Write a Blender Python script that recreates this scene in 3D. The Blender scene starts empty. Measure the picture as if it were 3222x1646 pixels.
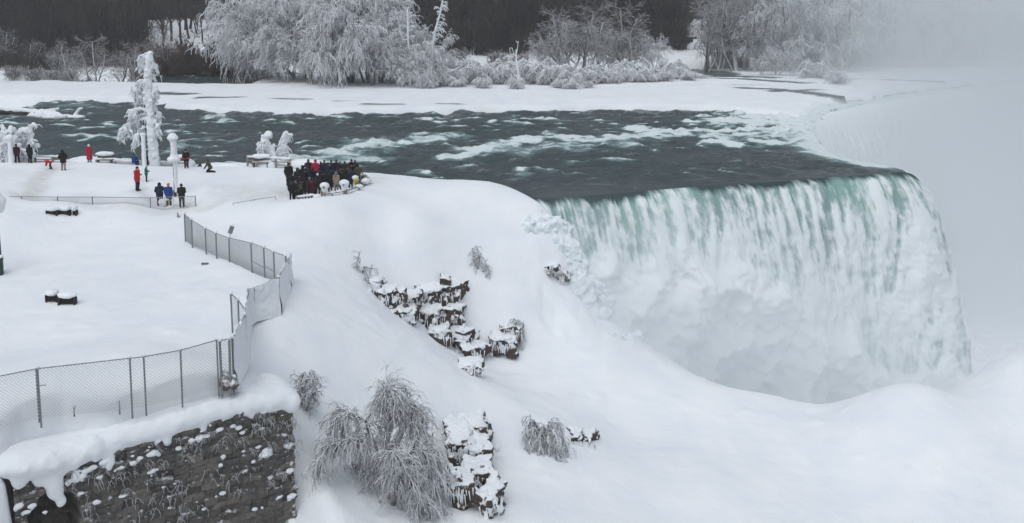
import bpy, math, random
import numpy as np
from mathutils import Vector, Matrix, Euler

scene = bpy.context.scene
COL = scene.collection
rad = math.radians

# ------------------------------------------------------------------ camera
F, W, H, CY, CAMH = 2955.0, 3222.0, 1646.0, 422.0, 14.0
PITCH = math.atan((CY - 67.0) / F)
cam_d = bpy.data.cameras.new("camera")
cam = bpy.data.objects.new("camera", cam_d)
COL.objects.link(cam)
cam.location = (0, 0, CAMH)
cam.rotation_euler = (math.pi / 2 - PITCH, 0, 0)
cam_d.sensor_width = 36.0
cam_d.lens = 36.0 * F / W
cam_d.shift_y = -(H / 2 - CY) / W
cam_d.clip_start = 0.5
cam_d.clip_end = 3000
scene.camera = cam

# ------------------------------------------------------------------ sky, sun, exposure
SUN_EL, SUN_ROT = rad(64), rad(200)
world = bpy.data.worlds.new("World")
scene.world = world
world.use_nodes = True
wn = world.node_tree
wn.nodes.clear()
sky = wn.nodes.new("ShaderNodeTexSky")
sky.sky_type = 'NISHITA'
sky.sun_disc = False
sky.sun_elevation = SUN_EL
sky.sun_rotation = SUN_ROT
sky.dust_density = 5.0
sky.air_density = 1.0
hsv = wn.nodes.new("ShaderNodeHueSaturation")
hsv.inputs["Saturation"].default_value = 0.40
bg = wn.nodes.new("ShaderNodeBackground")
bg.inputs["Strength"].default_value = 0.15
wo = wn.nodes.new("ShaderNodeOutputWorld")
wn.links.new(sky.outputs[0], hsv.inputs["Color"])
tint = wn.nodes.new("ShaderNodeVectorMath"); tint.operation = 'MULTIPLY'
tint.inputs[1].default_value = (0.922, 1.0, 1.062)          # cool overcast cast
wn.links.new(hsv.outputs[0], tint.inputs[0])
wn.links.new(tint.outputs[0], bg.inputs["Color"])
wn.links.new(bg.outputs[0], wo.inputs["Surface"])

sun_d = bpy.data.lights.new("sun", 'SUN')
sun_d.energy = 0.5
sun_d.angle = rad(110)
sun_d.color = (1.0, 0.97, 0.94)
sun = bpy.data.objects.new("sun", sun_d)
COL.objects.link(sun)
# Nishita azimuth: rotation 0 puts the sun at +Y, growing clockwise seen from above
sdir = Vector((math.sin(SUN_ROT) * math.cos(SUN_EL), math.cos(SUN_ROT) * math.cos(SUN_EL), math.sin(SUN_EL)))
sun.rotation_euler = sdir.to_track_quat('Z', 'Y').to_euler()
sun.location = sdir * 300

vs = scene.view_settings
vs.view_transform = 'Standard'
vs.look = 'None'
vs.gamma = 1.0
vs.use_curve_mapping = False
vs.exposure = -0.37
cy = scene.cycles
cy.use_denoising = True
cy.max_bounces = 12
cy.diffuse_bounces = 3
cy.glossy_bounces = 2
cy.transmission_bounces = 2
cy.volume_bounces = 10
cy.transparent_max_bounces = 8
cy.volume_step_rate = 1.0
cy.volume_max_steps = 256
cy.use_adaptive_sampling = True
cy.adaptive_threshold = 0.02

# ------------------------------------------------------------------ picture point -> place on the land
SP, CP = math.sin(PITCH), math.cos(PITCH)
def ray(px, py):
    a, b = (px - W / 2) / F, (py - CY) / F
    return np.array([a, CP - b * SP, -SP - b * CP])
def PY(px, py, Y):
    d = ray(px, py); t = Y / d[1]
    return np.array([0, 0, CAMH]) + d * t
def PZ(px, py, z=0.0):
    d = ray(px, py); t = (z - CAMH) / d[2]
    return np.array([0, 0, CAMH]) + d * t
def zw(Y):
    return 0.02 * np.maximum(0, np.asarray(Y, float) - 105)
def PW(px, py, dz=0.0):
    p = PZ(px, py, dz)
    for _ in range(40):
        p = 0.5 * p + 0.5 * PZ(px, py, dz + float(zw(p[1])))
    return p
def PM(Y):
    return Y / F            # metres per full-size pixel at distance Y

# ------------------------------------------------------------------ helpers
def _h(ix, iy, iz, seed):
    h = (ix.astype(np.int64) * 374761393 + iy.astype(np.int64) * 668265263 + iz.astype(np.int64) * 2147483647 + seed * 1274126177) & 0xFFFFFFFF
    h = ((h ^ (h >> 13)) * 1274126177) & 0xFFFFFFFF
    h = ((h ^ (h >> 16)) * 2246822519) & 0xFFFFFFFF
    return (h ^ (h >> 15)) & 0xFFFFFFFF
_G = np.array([[1,1,0],[-1,1,0],[1,-1,0],[-1,-1,0],[1,0,1],[-1,0,1],[1,0,-1],[-1,0,-1],[0,1,1],[0,-1,1],[0,1,-1],[0,-1,-1]], float)
def noise(x, y, z=0.0, seed=0):
    x, y, z = np.broadcast_arrays(np.asarray(x, float), np.asarray(y, float), np.asarray(z, float))
    x0, y0, z0 = np.floor(x), np.floor(y), np.floor(z)
    fx, fy, fz = x - x0, y - y0, z - z0
    u, v, w = (t * t * t * (t * (t * 6 - 15) + 10) for t in (fx, fy, fz))
    def g(i, j, k):
        gr = _G[_h(x0 + i, y0 + j, z0 + k, seed) % 12]
        return gr[..., 0] * (fx - i) + gr[..., 1] * (fy - j) + gr[..., 2] * (fz - k)
    L = lambda a, b, t: a + (b - a) * t
    return L(L(L(g(0,0,0), g(1,0,0), u), L(g(0,1,0), g(1,1,0), u), v),
             L(L(g(0,0,1), g(1,0,1), u), L(g(0,1,1), g(1,1,1), u), v), w)
def fbm(x, y, z=0.0, oct=4, seed=0, gain=0.5):
    s, a, f = 0.0, 1.0, 1.0
    for o in range(oct):
        s = s + a * noise(np.asarray(x) * f, np.asarray(y) * f, np.asarray(z) * f, seed + o * 17)
        a *= gain; f *= 2.03
    return s
def billow(x, y, z=0.0, oct=3, seed=0, gain=0.5):
    s, a, f = 0.0, 1.0, 1.0
    for o in range(oct):
        s = s + a * np.abs(noise(np.asarray(x) * f, np.asarray(y) * f, np.asarray(z) * f, seed + o * 17))
        a *= gain; f *= 2.03
    return s
def sstep(a, b, x):
    t = np.clip((np.asarray(x, float) - a) / (b - a), 0, 1)
    return t * t * (3 - 2 * t)

def build(name, V, faces, mat=None, parent=None, smooth=True, attrs=None, midx=None):
    """one mesh object from arrays; faces is an (n,3)/(n,4) array or a list of such arrays"""
    me = bpy.data.meshes.new(name)
    V = np.asarray(V, np.float32).reshape(-1, 3)
    fl = faces if isinstance(faces, list) else [faces]
    fl = [np.asarray(f, np.int32) for f in fl if len(f)]
    me.vertices.add(len(V)); me.vertices.foreach_set("co", V.ravel())
    nl = sum(f.size for f in fl); nf = sum(len(f) for f in fl)
    me.loops.add(nl); me.polygons.add(nf)
    if nf:
        me.loops.foreach_set("vertex_index", np.concatenate([f.ravel() for f in fl]))
        tot = np.concatenate([np.full(len(f), f.shape[1], np.int32) for f in fl])
        st = np.concatenate([[0], np.cumsum(tot)[:-1]]).astype(np.int32)
        me.polygons.foreach_set("loop_start", st)
        try: me.polygons.foreach_set("loop_total", tot)
        except Exception: pass
        me.polygons.foreach_set("use_smooth", np.full(nf, smooth))
    if attrs:
        for k, a in attrs.items():
            at = me.attributes.new(k, 'FLOAT', 'POINT')
            at.data.foreach_set("value", np.asarray(a, np.float32).ravel())
    mats = mat if isinstance(mat, (list, tuple)) else [mat]
    for m in mats:
        if m: me.materials.append(m)
    if midx is not None:
        me.polygons.foreach_set("material_index", np.asarray(midx, np.int32))
    me.update(calc_edges=True)
    o = bpy.data.objects.new(name, me)
    COL.objects.link(o)
    if parent is not None: o.parent = parent
    return o
def tag(o, label=None, cat=None, group=None, kind=None):
    if label: o["label"] = label
    if cat: o["category"] = cat
    if group: o["group"] = group
    if kind: o["kind"] = kind
    return o
def thing(name, loc=(0, 0, 0), rz=0.0, label=None, cat=None, group=None):
    o = bpy.data.objects.new(name, None)
    COL.objects.link(o)
    o.location = loc; o.rotation_euler = (0, 0, rz); o.empty_display_size = 0.3
    return tag(o, label, cat, group)
def copy_tree(o, parent=None):
    c = o.copy(); COL.objects.link(c)
    if parent is not None: c.parent = parent
    for ch in list(o.children): copy_tree(ch, c)
    return c
def gridfaces(nu, nv):
    i = np.arange(nu - 1)[:, None] * nv + np.arange(nv - 1)[None, :]
    i = i.ravel()
    return np.stack([i, i + nv, i + nv + 1, i + 1], 1)

def tubes(S, sides=4):
    """S: (n,8) rows p0 p1 r0 r1 -> verts, quads"""
    S = np.asarray(S, float)
    p0, p1, r0, r1 = S[:, :3], S[:, 3:6], S[:, 6], S[:, 7]
    d = p1 - p0
    d /= np.maximum(np.linalg.norm(d, axis=1, keepdims=True), 1e-9)
    ref = np.where(np.abs(d[:, 2:3]) > 0.9, np.array([[1.0, 0, 0]]), np.array([[0, 0, 1.0]]))
    a = np.cross(d, ref); a /= np.linalg.norm(a, axis=1, keepdims=True)
    b = np.cross(d, a)
    n = len(S)
    V = np.empty((n, 2, sides, 3))
    for k in range(sides):
        t = 2 * math.pi * k / sides + 0.4
        o = a * math.cos(t) + b * math.sin(t)
        V[:, 0, k] = p0 + o * r0[:, None]
        V[:, 1, k] = p1 + o * r1[:, None]
    base = (np.arange(n) * 2 * sides)[:, None]
    k = np.arange(sides); k2 = (k + 1) % sides
    Q = np.stack([base + k, base + k2, base + sides + k2, base + sides + k], 2).reshape(-1, 4)
    return V.reshape(-1, 3), Q
def boxes(B):
    """B: list of (cx,cy,cz, sx,sy,sz, rz)"""
    Vs, Fs = [], []
    c = np.array([[-1,-1,-1],[1,-1,-1],[1,1,-1],[-1,1,-1],[-1,-1,1],[1,-1,1],[1,1,1],[-1,1,1]], float) / 2
    f = np.array([[0,3,2,1],[4,5,6,7],[0,1,5,4],[1,2,6,5],[2,3,7,6],[3,0,4,7]])
    for i, (x, y, z, sx, sy, sz, rz) in enumerate(B):
        v = c * [sx, sy, sz]
        cr, sr = math.cos(rz), math.sin(rz)
        v = np.stack([v[:, 0] * cr - v[:, 1] * sr, v[:, 0] * sr + v[:, 1] * cr, v[:, 2]], 1) + [x, y, z]
        Vs.append(v); Fs.append(f + 8 * i)
    return np.concatenate(Vs), np.concatenate(Fs)

# signed-distance shapes -> one continuous surface
class SDF:
    def __init__(self): self.p = []
    def cap(self, a, b, ra, rb, k=0.03): self.p.append(('c', np.array(a, float), np.array(b, float), ra, rb, k)); return self
    def ell(self, c, r, k=0.03): self.p.append(('e', np.array(c, float), np.array(r, float), 0, 0, k)); return self
    def box(self, c, r, rnd=0.02, k=0.03, rz=0.0): self.p.append(('b', np.array(c, float), np.array(r, float), rnd, rz, k)); return self
    def bounds(self):
        lo, hi = np.full(3, 1e9), np.full(3, -1e9)
        for q in self.p:
            if q[0] == 'c':
                m = max(q[3], q[4]); lo = np.minimum(lo, np.minimum(q[1], q[2]) - m); hi = np.maximum(hi, np.maximum(q[1], q[2]) + m)
            else:
                r = q[2] if q[0] == 'e' else np.array([np.hypot(q[2][0], q[2][1])] * 2 + [q[2][2]])
                lo = np.minimum(lo, q[1] - r); hi = np.maximum(hi, q[1] + r)
        return lo, hi
    def field(self, ax, ns=None):
        d = np.full([len(a) for a in ax], 1e3)
        for t, a, b, ra, rb, k in self.p:
            m = k + (max(ra, rb) if t == 'c' else 0) + 0.06 + (2 * ns[0] if ns else 0)
            if t == 'c': lo, hi = np.minimum(a, b) - m, np.maximum(a, b) + m
            elif t == 'e': lo, hi = a - b * 1.3 - m, a + b * 1.3 + m
            else:
                w = np.array([np.hypot(b[0], b[1])] * 2 + [b[2]]); lo, hi = a - w - m, a + w + m
            sl = tuple(slice(int(np.searchsorted(ax[i], lo[i])), int(np.searchsorted(ax[i], hi[i]))) for i in range(3))
            X, Y, Z = np.meshgrid(*[ax[i][sl[i]] for i in range(3)], indexing='ij', sparse=True)
            if t == 'c':
                ab = b - a; L = max(ab @ ab, 1e-9)
                h = np.clip(((X - a[0]) * ab[0] + (Y - a[1]) * ab[1] + (Z - a[2]) * ab[2]) / L, 0, 1)
                e = np.sqrt((X - a[0] - h * ab[0]) ** 2 + (Y - a[1] - h * ab[1]) ** 2 + (Z - a[2] - h * ab[2]) ** 2) - (ra + (rb - ra) * h)
            elif t == 'e':
                q = np.sqrt(((X - a[0]) / b[0]) ** 2 + ((Y - a[1]) / b[1]) ** 2 + ((Z - a[2]) / b[2]) ** 2)
                e = (q - 1) * min(b)
            else:
                c, s = math.cos(-rb), math.sin(-rb)
                xx, yy = (X - a[0]) * c - (Y - a[1]) * s, (X - a[0]) * s + (Y - a[1]) * c
                qx, qy, qz = np.abs(xx) - b[0] + ra, np.abs(yy) - b[1] + ra, np.abs(Z - a[2]) - b[2] + ra
                e = np.sqrt(np.maximum(qx, 0) ** 2 + np.maximum(qy, 0) ** 2 + np.maximum(qz, 0) ** 2) + np.minimum(np.maximum(qx, np.maximum(qy, qz)), 0) - ra
            D = d[sl]
            if k > 0:
                h = np.maximum(k - np.abs(D - e), 0) / k
                d[sl] = np.minimum(D, e) - h * h * k * 0.25
            else:
                d[sl] = np.minimum(D, e)
        if ns:
            amp, fr, sd = ns
            w = np.argwhere(np.abs(d) < amp * 2.5)
            if len(w):
                q = [ax[i][w[:, i]] * fr for i in range(3)]
                d[w[:, 0], w[:, 1], w[:, 2]] -= amp * fbm(q[0], q[1], q[2], 3, sd)
        return d
    def mesh(self, h, ns=None):
        lo, hi = self.bounds()
        pad = 3 * h + (ns[0] if ns else 0)
        lo, hi = lo - pad, hi + pad
        n = np.maximum(np.ceil((hi - lo) / h).astype(int) + 1, 4)
        ax = [lo[i] + h * np.arange(n[i]) for i in range(3)]
        return surface_nets(self.field(ax, ns), lo, h)
def surface_nets(f, lo, h):
    s = f < 0
    nx, ny, nz = f.shape
    cnt = np.zeros((nx - 1, ny - 1, nz - 1)); acc = np.zeros((nx - 1, ny - 1, nz - 1, 3))
    cs = [(i, j, k) for i in (0, 1) for j in (0, 1) for k in (0, 1)]
    sl = lambda A, c: A[c[0]:nx - 1 + c[0], c[1]:ny - 1 + c[1], c[2]:nz - 1 + c[2]]
    for c in cs:
        for ax in range(3):
            if c[ax]: continue
            e = list(c); e[ax] = 1
            A, B = sl(f, c), sl(f, e)
            m = (A < 0) != (B < 0)
            t = np.where(m, A / np.where(m, A - B, 1), 0)
            cnt += m
            for q in range(3):
                acc[..., q] += np.where(m, (t if q == ax else float(c[q])), 0)
    act = cnt > 0
    idx = np.full(act.shape, -1); idx[act] = np.arange(act.sum())
    ijk = np.argwhere(act)
    V = lo + h * (ijk + acc[act] / cnt[act][:, None])
    Fs = []
    for ax in range(3):
        a, b = (ax + 1) % 3, (ax + 2) % 3
        A = np.moveaxis(s, ax, 0); m = A[:-1] != A[1:]
        flip = A[:-1] & m
        g = np.argwhere(np.moveaxis(m, 0, ax))
        fl = np.moveaxis(flip, 0, ax)
        ok = (g[:, a] > 0) & (g[:, b] > 0) & (g[:, a] < f.shape[a] - 1) & (g[:, b] < f.shape[b] - 1)
        g = g[ok]
        if not len(g): continue
        def at(da, db):
            q = g.copy(); q[:, a] += da; q[:, b] += db
            return idx[q[:, 0], q[:, 1], q[:, 2]]
        Q = np.stack([at(-1, -1), at(0, -1), at(0, 0), at(-1, 0)], 1)
        w = fl[g[:, 0], g[:, 1], g[:, 2]]
        Q[~w] = Q[~w][:, ::-1]
        Fs.append(Q)
    return V, np.concatenate(Fs)

# ------------------------------------------------------------------ materials
def mat(name, color=(0.8, 0.8, 0.8), rough=0.8, bump=0.0, bscale=20.0, var=0.0, vscale=3.0, metal=0.0, spec=0.3):
    m = bpy.data.materials.new(name); m.use_nodes = True
    nt = m.node_tree; b = nt.nodes["Principled BSDF"]
    b.inputs["Base Color"].default_value = (*color, 1)
    b.inputs["Roughness"].default_value = rough
    b.inputs["Metallic"].default_value = metal
    b.inputs["Specular IOR Level"].default_value = spec
    tc = nt.nodes.new("ShaderNodeTexCoord")
    if var:
        n = nt.nodes.new("ShaderNodeTexNoise"); n.inputs["Scale"].default_value = vscale; n.inputs["Detail"].default_value = 4
        r = nt.nodes.new("ShaderNodeMapRange"); r.inputs[1].default_value = 0.3; r.inputs[2].default_value = 0.7
        r.inputs[3].default_value = 1 - var; r.inputs[4].default_value = 1 + var
        mx = nt.nodes.new("ShaderNodeVectorMath"); mx.operation = 'SCALE'; mx.inputs[0].default_value = color
        nt.links.new(tc.outputs["Object"], n.inputs["Vector"]); nt.links.new(n.outputs[0], r.inputs[0])
        nt.links.new(r.outputs[0], mx.inputs["Scale"]); nt.links.new(mx.outputs[0], b.inputs["Base Color"])
    if bump:
        n = nt.nodes.new("ShaderNodeTexNoise"); n.inputs["Scale"].default_value = bscale; n.inputs["Detail"].default_value = 5
        bp = nt.nodes.new("ShaderNodeBump"); bp.inputs["Strength"].default_value = 1.0; bp.inputs["Distance"].default_value = bump
        nt.links.new(tc.outputs["Object"], n.inputs["Vector"]); nt.links.new(n.outputs[0], bp.inputs["Height"])
        nt.links.new(bp.outputs[0], b.inputs["Normal"])
    return m
class NT:
    """tiny node-writing helper"""
    def __init__(self, m): self.t = m.node_tree; self.n = m.node_tree.nodes; self.l = m.node_tree.links
    def new(self, k, **kw):
        x = self.n.new("ShaderNode" + k)
        for a, v in kw.items(): setattr(x, a, v)
        return x
    def put(self, sock, v):
        if hasattr(v, "is_output"): self.l.new(v, sock)
        elif isinstance(v, tuple) and len(v) == 3 and sock.type == 'RGBA': sock.default_value = (*v, 1)
        else: sock.default_value = v
    def math(self, op, a, b=0.0, c=0.0, clamp=False):
        x = self.new("Math", operation=op, use_clamp=clamp)
        self.put(x.inputs[0], a); self.put(x.inputs[1], b); self.put(x.inputs[2], c)
        return x.outputs[0]
    def rng(self, v, a, b, c=0.0, d=1.0, smooth=False):
        x = self.new("MapRange")
        if smooth: x.interpolation_type = 'SMOOTHSTEP'
        self.put(x.inputs[0], v)
        for i, q in enumerate((a, b, c, d)): self.put(x.inputs[1 + i], q)
        return x.outputs[0]
    def noise(self, vec, scale, detail=3.0, rough=0.5, dist=0.0):
        x = self.new("TexNoise")
        if vec is not None: self.put(x.inputs["Vector"], vec)
        x.inputs["Scale"].default_value = scale; x.inputs["Detail"].default_value = detail
        x.inputs["Roughness"].default_value = rough; x.inputs["Distortion"].default_value = dist
        return x.outputs[0]
    def mapping(self, vec, scale=(1, 1, 1), rot=(0, 0, 0), loc=(0, 0, 0)):
        x = self.new("Mapping"); self.put(x.inputs["Vector"], vec)
        x.inputs["Scale"].default_value = scale; x.inputs["Rotation"].default_value = rot; x.inputs["Location"].default_value = loc
        return x.outputs[0]
    def mix(self, f, a, b):
        x = self.new("Mix", data_type='RGBA')
        self.put(x.inputs[0], f); self.put(x.inputs[6], a); self.put(x.inputs[7], b)
        return x.outputs[2]
    def attr(self, name):
        return self.new("Attribute", attribute_name=name).outputs["Fac"]
    def obj(self): return self.new("TexCoord").outputs["Object"]
    def pos(self): return self.new("NewGeometry").outputs["Position"]
    def nz(self):
        s = self.new("SeparateXYZ"); self.l.new(self.new("NewGeometry").outputs["Normal"], s.inputs[0]); return s.outputs[2]
def principled(m): return m.node_tree.nodes["Principled BSDF"]
def newmat(name):
    m = bpy.data.materials.new(name); m.use_nodes = True
    return m, NT(m), principled(m)

SNOWC = (0.83, 0.845, 0.87)
def snow_material(name="snow", bump=0.045, dirt=True):
    m, t, b = newmat(name)
    p = t.pos()
    n1 = t.noise(p, 0.35, 4, 0.5)
    c = t.mix(t.rng(n1, 0.35, 0.7), (0.80, 0.82, 0.855), (0.87, 0.875, 0.88))
    b.inputs["Roughness"].default_value = 0.75
    b.inputs["Specular IOR Level"].default_value = 0.15
    c = t.mix(t.math('MULTIPLY', t.attr("trod"), t.rng(t.noise(p, 1.6, 4, .6), .3, .7, .25, 1.0)), c, (.60, .575, .56))
    w = t.attr("wet")
    t.put(b.inputs["Base Color"], t.mix(w, c, (.085, .10, .105)))
    t.put(b.inputs["Roughness"], t.rng(w, 0, 1, .75, .25))
    n2 = t.math('ADD', t.noise(p, 2.4, 6, 0.62), t.math('MULTIPLY', t.noise(p, .8, 4, .6), 1.3))
    bp = t.new("Bump"); bp.inputs["Distance"].default_value = bump; bp.inputs["Strength"].default_value = 0.9
    t.put(bp.inputs["Height"], n2); t.put(b.inputs["Normal"], bp.outputs[0])
    return m
SNOW = snow_material()

def frosted_material(name, bark, frost=(0.80, 0.82, 0.85), lo=-0.3, hi=0.4, sc=3.0, namp=0.8, fmin=0.0, fmax=1.0):
    """bark with rime and snow lying on its upper side"""
    m, t, b = newmat(name)
    n = t.noise(t.obj(), sc, 3, 0.6)
    v = t.math('ADD', t.nz(), t.math('MULTIPLY', t.math('SUBTRACT', n, 0.5), namp * 2))
    f = t.rng(v, lo, hi, fmin, fmax)
    bn = t.noise(t.obj(), sc * 6, 3, 0.6)
    bc = t.mix(bn, tuple(x * 0.6 for x in bark), tuple(x * 1.4 for x in bark))
    t.put(b.inputs["Base Color"], t.mix(f, bc, frost))
    b.inputs["Roughness"].default_value = 0.8
    b.inputs["Specular IOR Level"].default_value = 0.15
    return m

# ------------------------------------------------------------------ near land
CP_ = []
def cz(px, py, z): CP_.append(PZ(px, py, z))
def cyy(px, py, Y): CP_.append(PY(px, py, Y))
for a in [(0,1330,-1.6),(300,1290,-1.6),(100,1100,-1.6),(400,1000,-1.5),(200,900,-1.3),(600,900,-1.4),(0,900,-1.3),(100,780,-.9),
          (450,750,-.6),(650,830,-1.1),(750,900,-1.3),(680,1000,-1.5),(620,1100,-1.55),(250,700,-.15),(590,745,-.5),(500,690,-.1),(60,700,0.3),
          (722,815,-.8),(864,873,-1.3),(911,905,-1.5),(880,975,-1.5),(774,1121,-1.55),(728,1211,-1.55),
          (573,652,.1),(520,640,.1),(120,640,.25),(300,645,.25),(420,600,1.35),(250,600,1.4),(100,590,1.4),(0,600,1.5),(461,570,1.4),(200,535,1.33),(158,530,1.35),(54,512,1.3),
          (282,510,1.4),(587,528,1.4),(655,540,1.4),(640,590,1.2),(700,580,1.15),(720,560,1.2),(640,640,.5),(740,645,.7),
          (920,582,.9),(1050,582,.9),(920,640,.9),(1000,635,.9),(840,600,1.0),
          (1000,612,1.75),(900,624,1.6),(1100,598,1.75),(1150,570,1.6),(850,632,1.2),
          (900,700,.35),(1100,700,0),(1300,690,-.2),(1300,620,.7),(1500,640,.2),(1160,541,1.1),(1300,555,1.1),(1500,582,1.3),(1000,536,1.1),(850,525,1.2),
          (700,640,.6),(800,700,.1),(1000,700,.2),(700,700,-.1)]: cz(*a)
for a in [(1610,606,72.2),(1692,636,71.2),(1722,662,70.8),(1738,700,70.7),(1810,800,70.0),(1850,900,69.2),(1885,935,69.5),(2000,1050,67.5),(2100,1130,65.5),(2250,1210,63),(2450,1245,61.5),(2560,1308,60),
          (1650,760,69.3),(1600,850,66.8),(1500,690,70),(1500,800,67.3),(1350,850,64.6),(1350,760,66),(1200,850,62.5),(1200,760,65.5),(1000,800,60),(930,840,57.3),
          (1000,950,53),(1150,1010,53.5),(1300,1080,54),(1500,1190,55),(1400,1130,54.6),(1500,1130,61),(1600,1200,58.5),(1700,1100,63),(1750,950,67.3),(1850,1010,67),
          (1900,1200,60),(2000,1350,56),(1700,1300,53),(1850,1500,47.5),(1650,1600,43),(2200,1500,50),(2100,1646,45.5),(2600,1500,52),(2700,1646,48),(3222,1646,48),
          (3222,1400,55),(2870,1197,59),(2700,1250,59.5),(3000,1238,61),(3120,1140,65),(3222,1108,66),(2800,1350,55),(1350,1000,62),(1250,920,62.3),(1400,930,64.5),
          (960,1250,45),(960,1450,41),(1100,1300,46),(1200,1500,43),(1400,1400,48),(1100,1646,39),(1450,1646,41),(850,1120,46),(770,1190,42.2),(850,1240,41.6),(800,1040,48)]: cyy(*a)
for a in [(-60,60,-.5),(-60,90,1.3),(-48,37,-2),(-40,20,-7),(-20.5,31.5,-5.2),(-24,33.5,-2.6),(-22,28,-8),(0,22,-10),(20,30,-12.5),(60,40,-12),(75,66,-10),(25,20,-13),
          (-40,93,-1.5),(-28,93,-1.5),(-20,92,-1.5),(-12,86,-1.5),(-3,80,-1.5),(-60,100,-2),(2.0,76,-2),(6,74.3,-10),(12,73,-18),(22,74,-20),(32,74,-20),(42,78,-20),(60,80,-20),(75,80,-20),(75,95,-22),(0,90,-4),(-20,105,-4),(20,90,-20),(40,95,-22),(-60,115,-4),
          (52,70.5,-12.5),(38,66.5,-14),(28,66,-15),(20,67.5,-15.5),(13,69,-14)]: CP_.append(np.array(a, float))
CP_ = np.array(CP_)
C2 = 2.2 ** 2
def _phi(A, B):
    return np.sqrt((A[:, None, 0] - B[None, :, 0]) ** 2 + (A[:, None, 1] - B[None, :, 1]) ** 2 + C2)
_n = len(CP_)
_A = np.zeros((_n + 3, _n + 3))
_A[:_n, :_n] = _phi(CP_, CP_) - 0.25 * np.eye(_n)
_A[:_n, _n] = 1; _A[:_n, _n + 1:] = CP_[:, :2]; _A[_n, :_n] = 1; _A[_n + 1:, :_n] = CP_[:, :2].T
_w = np.linalg.solve(_A, np.concatenate([CP_[:, 2], np.zeros(3)]))
def rbf(x, y):
    x = np.atleast_1d(np.asarray(x, float)); y = np.atleast_1d(np.asarray(y, float)); sh = x.shape
    P = np.stack([x.ravel(), y.ravel()], 1); out = np.empty(len(P))
    for i in range(0, len(P), 20000):
        q = P[i:i + 20000]
        out[i:i + 20000] = _phi(q, CP_) @ _w[:_n] + _w[_n] + q @ _w[_n + 1:]
    return out.reshape(sh)
# retaining wall line: the land drops in front of it
WA, WB = np.array([-18.98, 33.86]), np.array([-9.75, 40.3])
WU = (WB - WA) / np.linalg.norm(WB - WA); WL = float(np.linalg.norm(WB - WA)); WN = np.array([WU[1], -WU[0]])
_d = ray(172, 1640); _q = _d * ((WA[0] * WN[0] + WA[1] * WN[1]) / (_d[0] * WN[0] + _d[1] * WN[1]))
DRAIN = (float((_q[0] - WA[0]) * WU[0] + (_q[1] - WA[1]) * WU[1]), float(_q[2] + CAMH))
def wall_uv(x, y):
    return (x - WA[0]) * WU[0] + (y - WA[1]) * WU[1], (x - WA[0]) * WN[0] + (y - WA[1]) * WN[1]
def land(x, y, detail=True):
    x = np.atleast_1d(np.asarray(x, float)); y = np.atleast_1d(np.asarray(y, float))
    z = rbf(x, y)
    u, v = wall_uv(x, y)
    inside = sstep(-0.35, 0.25, u + .5 * np.clip(v, 0, 6)) * (1 - sstep(WL - 0.25, WL + 1.5, u)) * sstep(-0.75, -0.35, v + 1.5 * np.exp(-((u - DRAIN[0]) / 1.5) ** 4))
    z = z * (1 - inside) + inside * np.minimum(z, -8.5)
    if detail:
        slope = sstep(-0.5, -4.0, z) * (1 - sstep(-9, -10.5, z)) + 0.1
        ice = sstep(-2, 4, x) * sstep(62, 68, y) * sstep(0, -1.5, z)
        z = z + 0.07 * fbm(x * .22, y * .22, 1.5, 4, 3) + 0.10 * slope * fbm(x * .4, y * .4, 0, 3, 5)
        z = z + 0.035 * fbm(x * 1.1, y * 1.1, 0, 3, 8)
        cl = noise(x * 1.15, y * 1.15, 0, 18) + .5 * noise(x * .3, y * .3, 0, 19)
        z = z + .13 * sstep(.38, .75, cl) * sstep(.3, -2, z)
        z = z + slope * 0.13 * (0.35 - billow(x * .30, y * .30, 0, 2, 11))
        z = z + ice * 0.9 * (0.3 - billow(x * .55, y * .55, 0, 3, 21))
    return z
def zland(x, y):
    return float(land(x, y)[0])
nx_, ny_ = np.arange(-60, 76, 0.3), np.arange(14, 110, 0.25)
GX, GY = np.meshgrid(nx_, ny_, indexing='ij')
GZ = land(GX, GY)
TR = np.zeros_like(GX)      # trodden paths
for P, w, s in [([(165,535),(140,570),(110,605),(85,640)], .9, .9), ([(85,640),(300,655),(520,655),(640,650)], .8, .5), ([(740,600),(820,605),(900,600)], 2.6, .55), ([(930,600),(1040,598),(1120,590)], 2.6, .8),
                ([(433,601),(480,640),(527,655)], .5, .6), ([(200,537),(282,512),(424,509),(587,530),(655,542)], .5, .6), ([(461,572),(433,601)], .4, .5), ([(640,655),(745,610)], .7, .6)]:
    L = np.array([PZ(*q, 1.0 if q[1] < 620 else .4)[:2] for q in P]); d = np.full(GX.shape, 1e9)
    for p0, p1 in zip(L[:-1], L[1:]):
        e = p1 - p0; t_ = np.clip(((GX - p0[0]) * e[0] + (GY - p0[1]) * e[1]) / (e @ e), 0, 1)
        d = np.minimum(d, np.hypot(GX - p0[0] - t_ * e[0], GY - p0[1] - t_ * e[1]))
    TR = np.maximum(TR, s * sstep(w * 1.3, w * .3, d + .5 * w * noise(GX * .8, GY * .8, 0, 15)))
GZ = GZ - TR * (.05 + .10 * np.abs(noise(GX * 2.1, GY * 2.1, 0, 16)))
snow_ground = build("snow_ground", np.stack([GX, GY, GZ], -1), gridfaces(len(nx_), len(ny_)), SNOW, attrs={"trod": TR})
tag(snow_ground, kind="structure")

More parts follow.
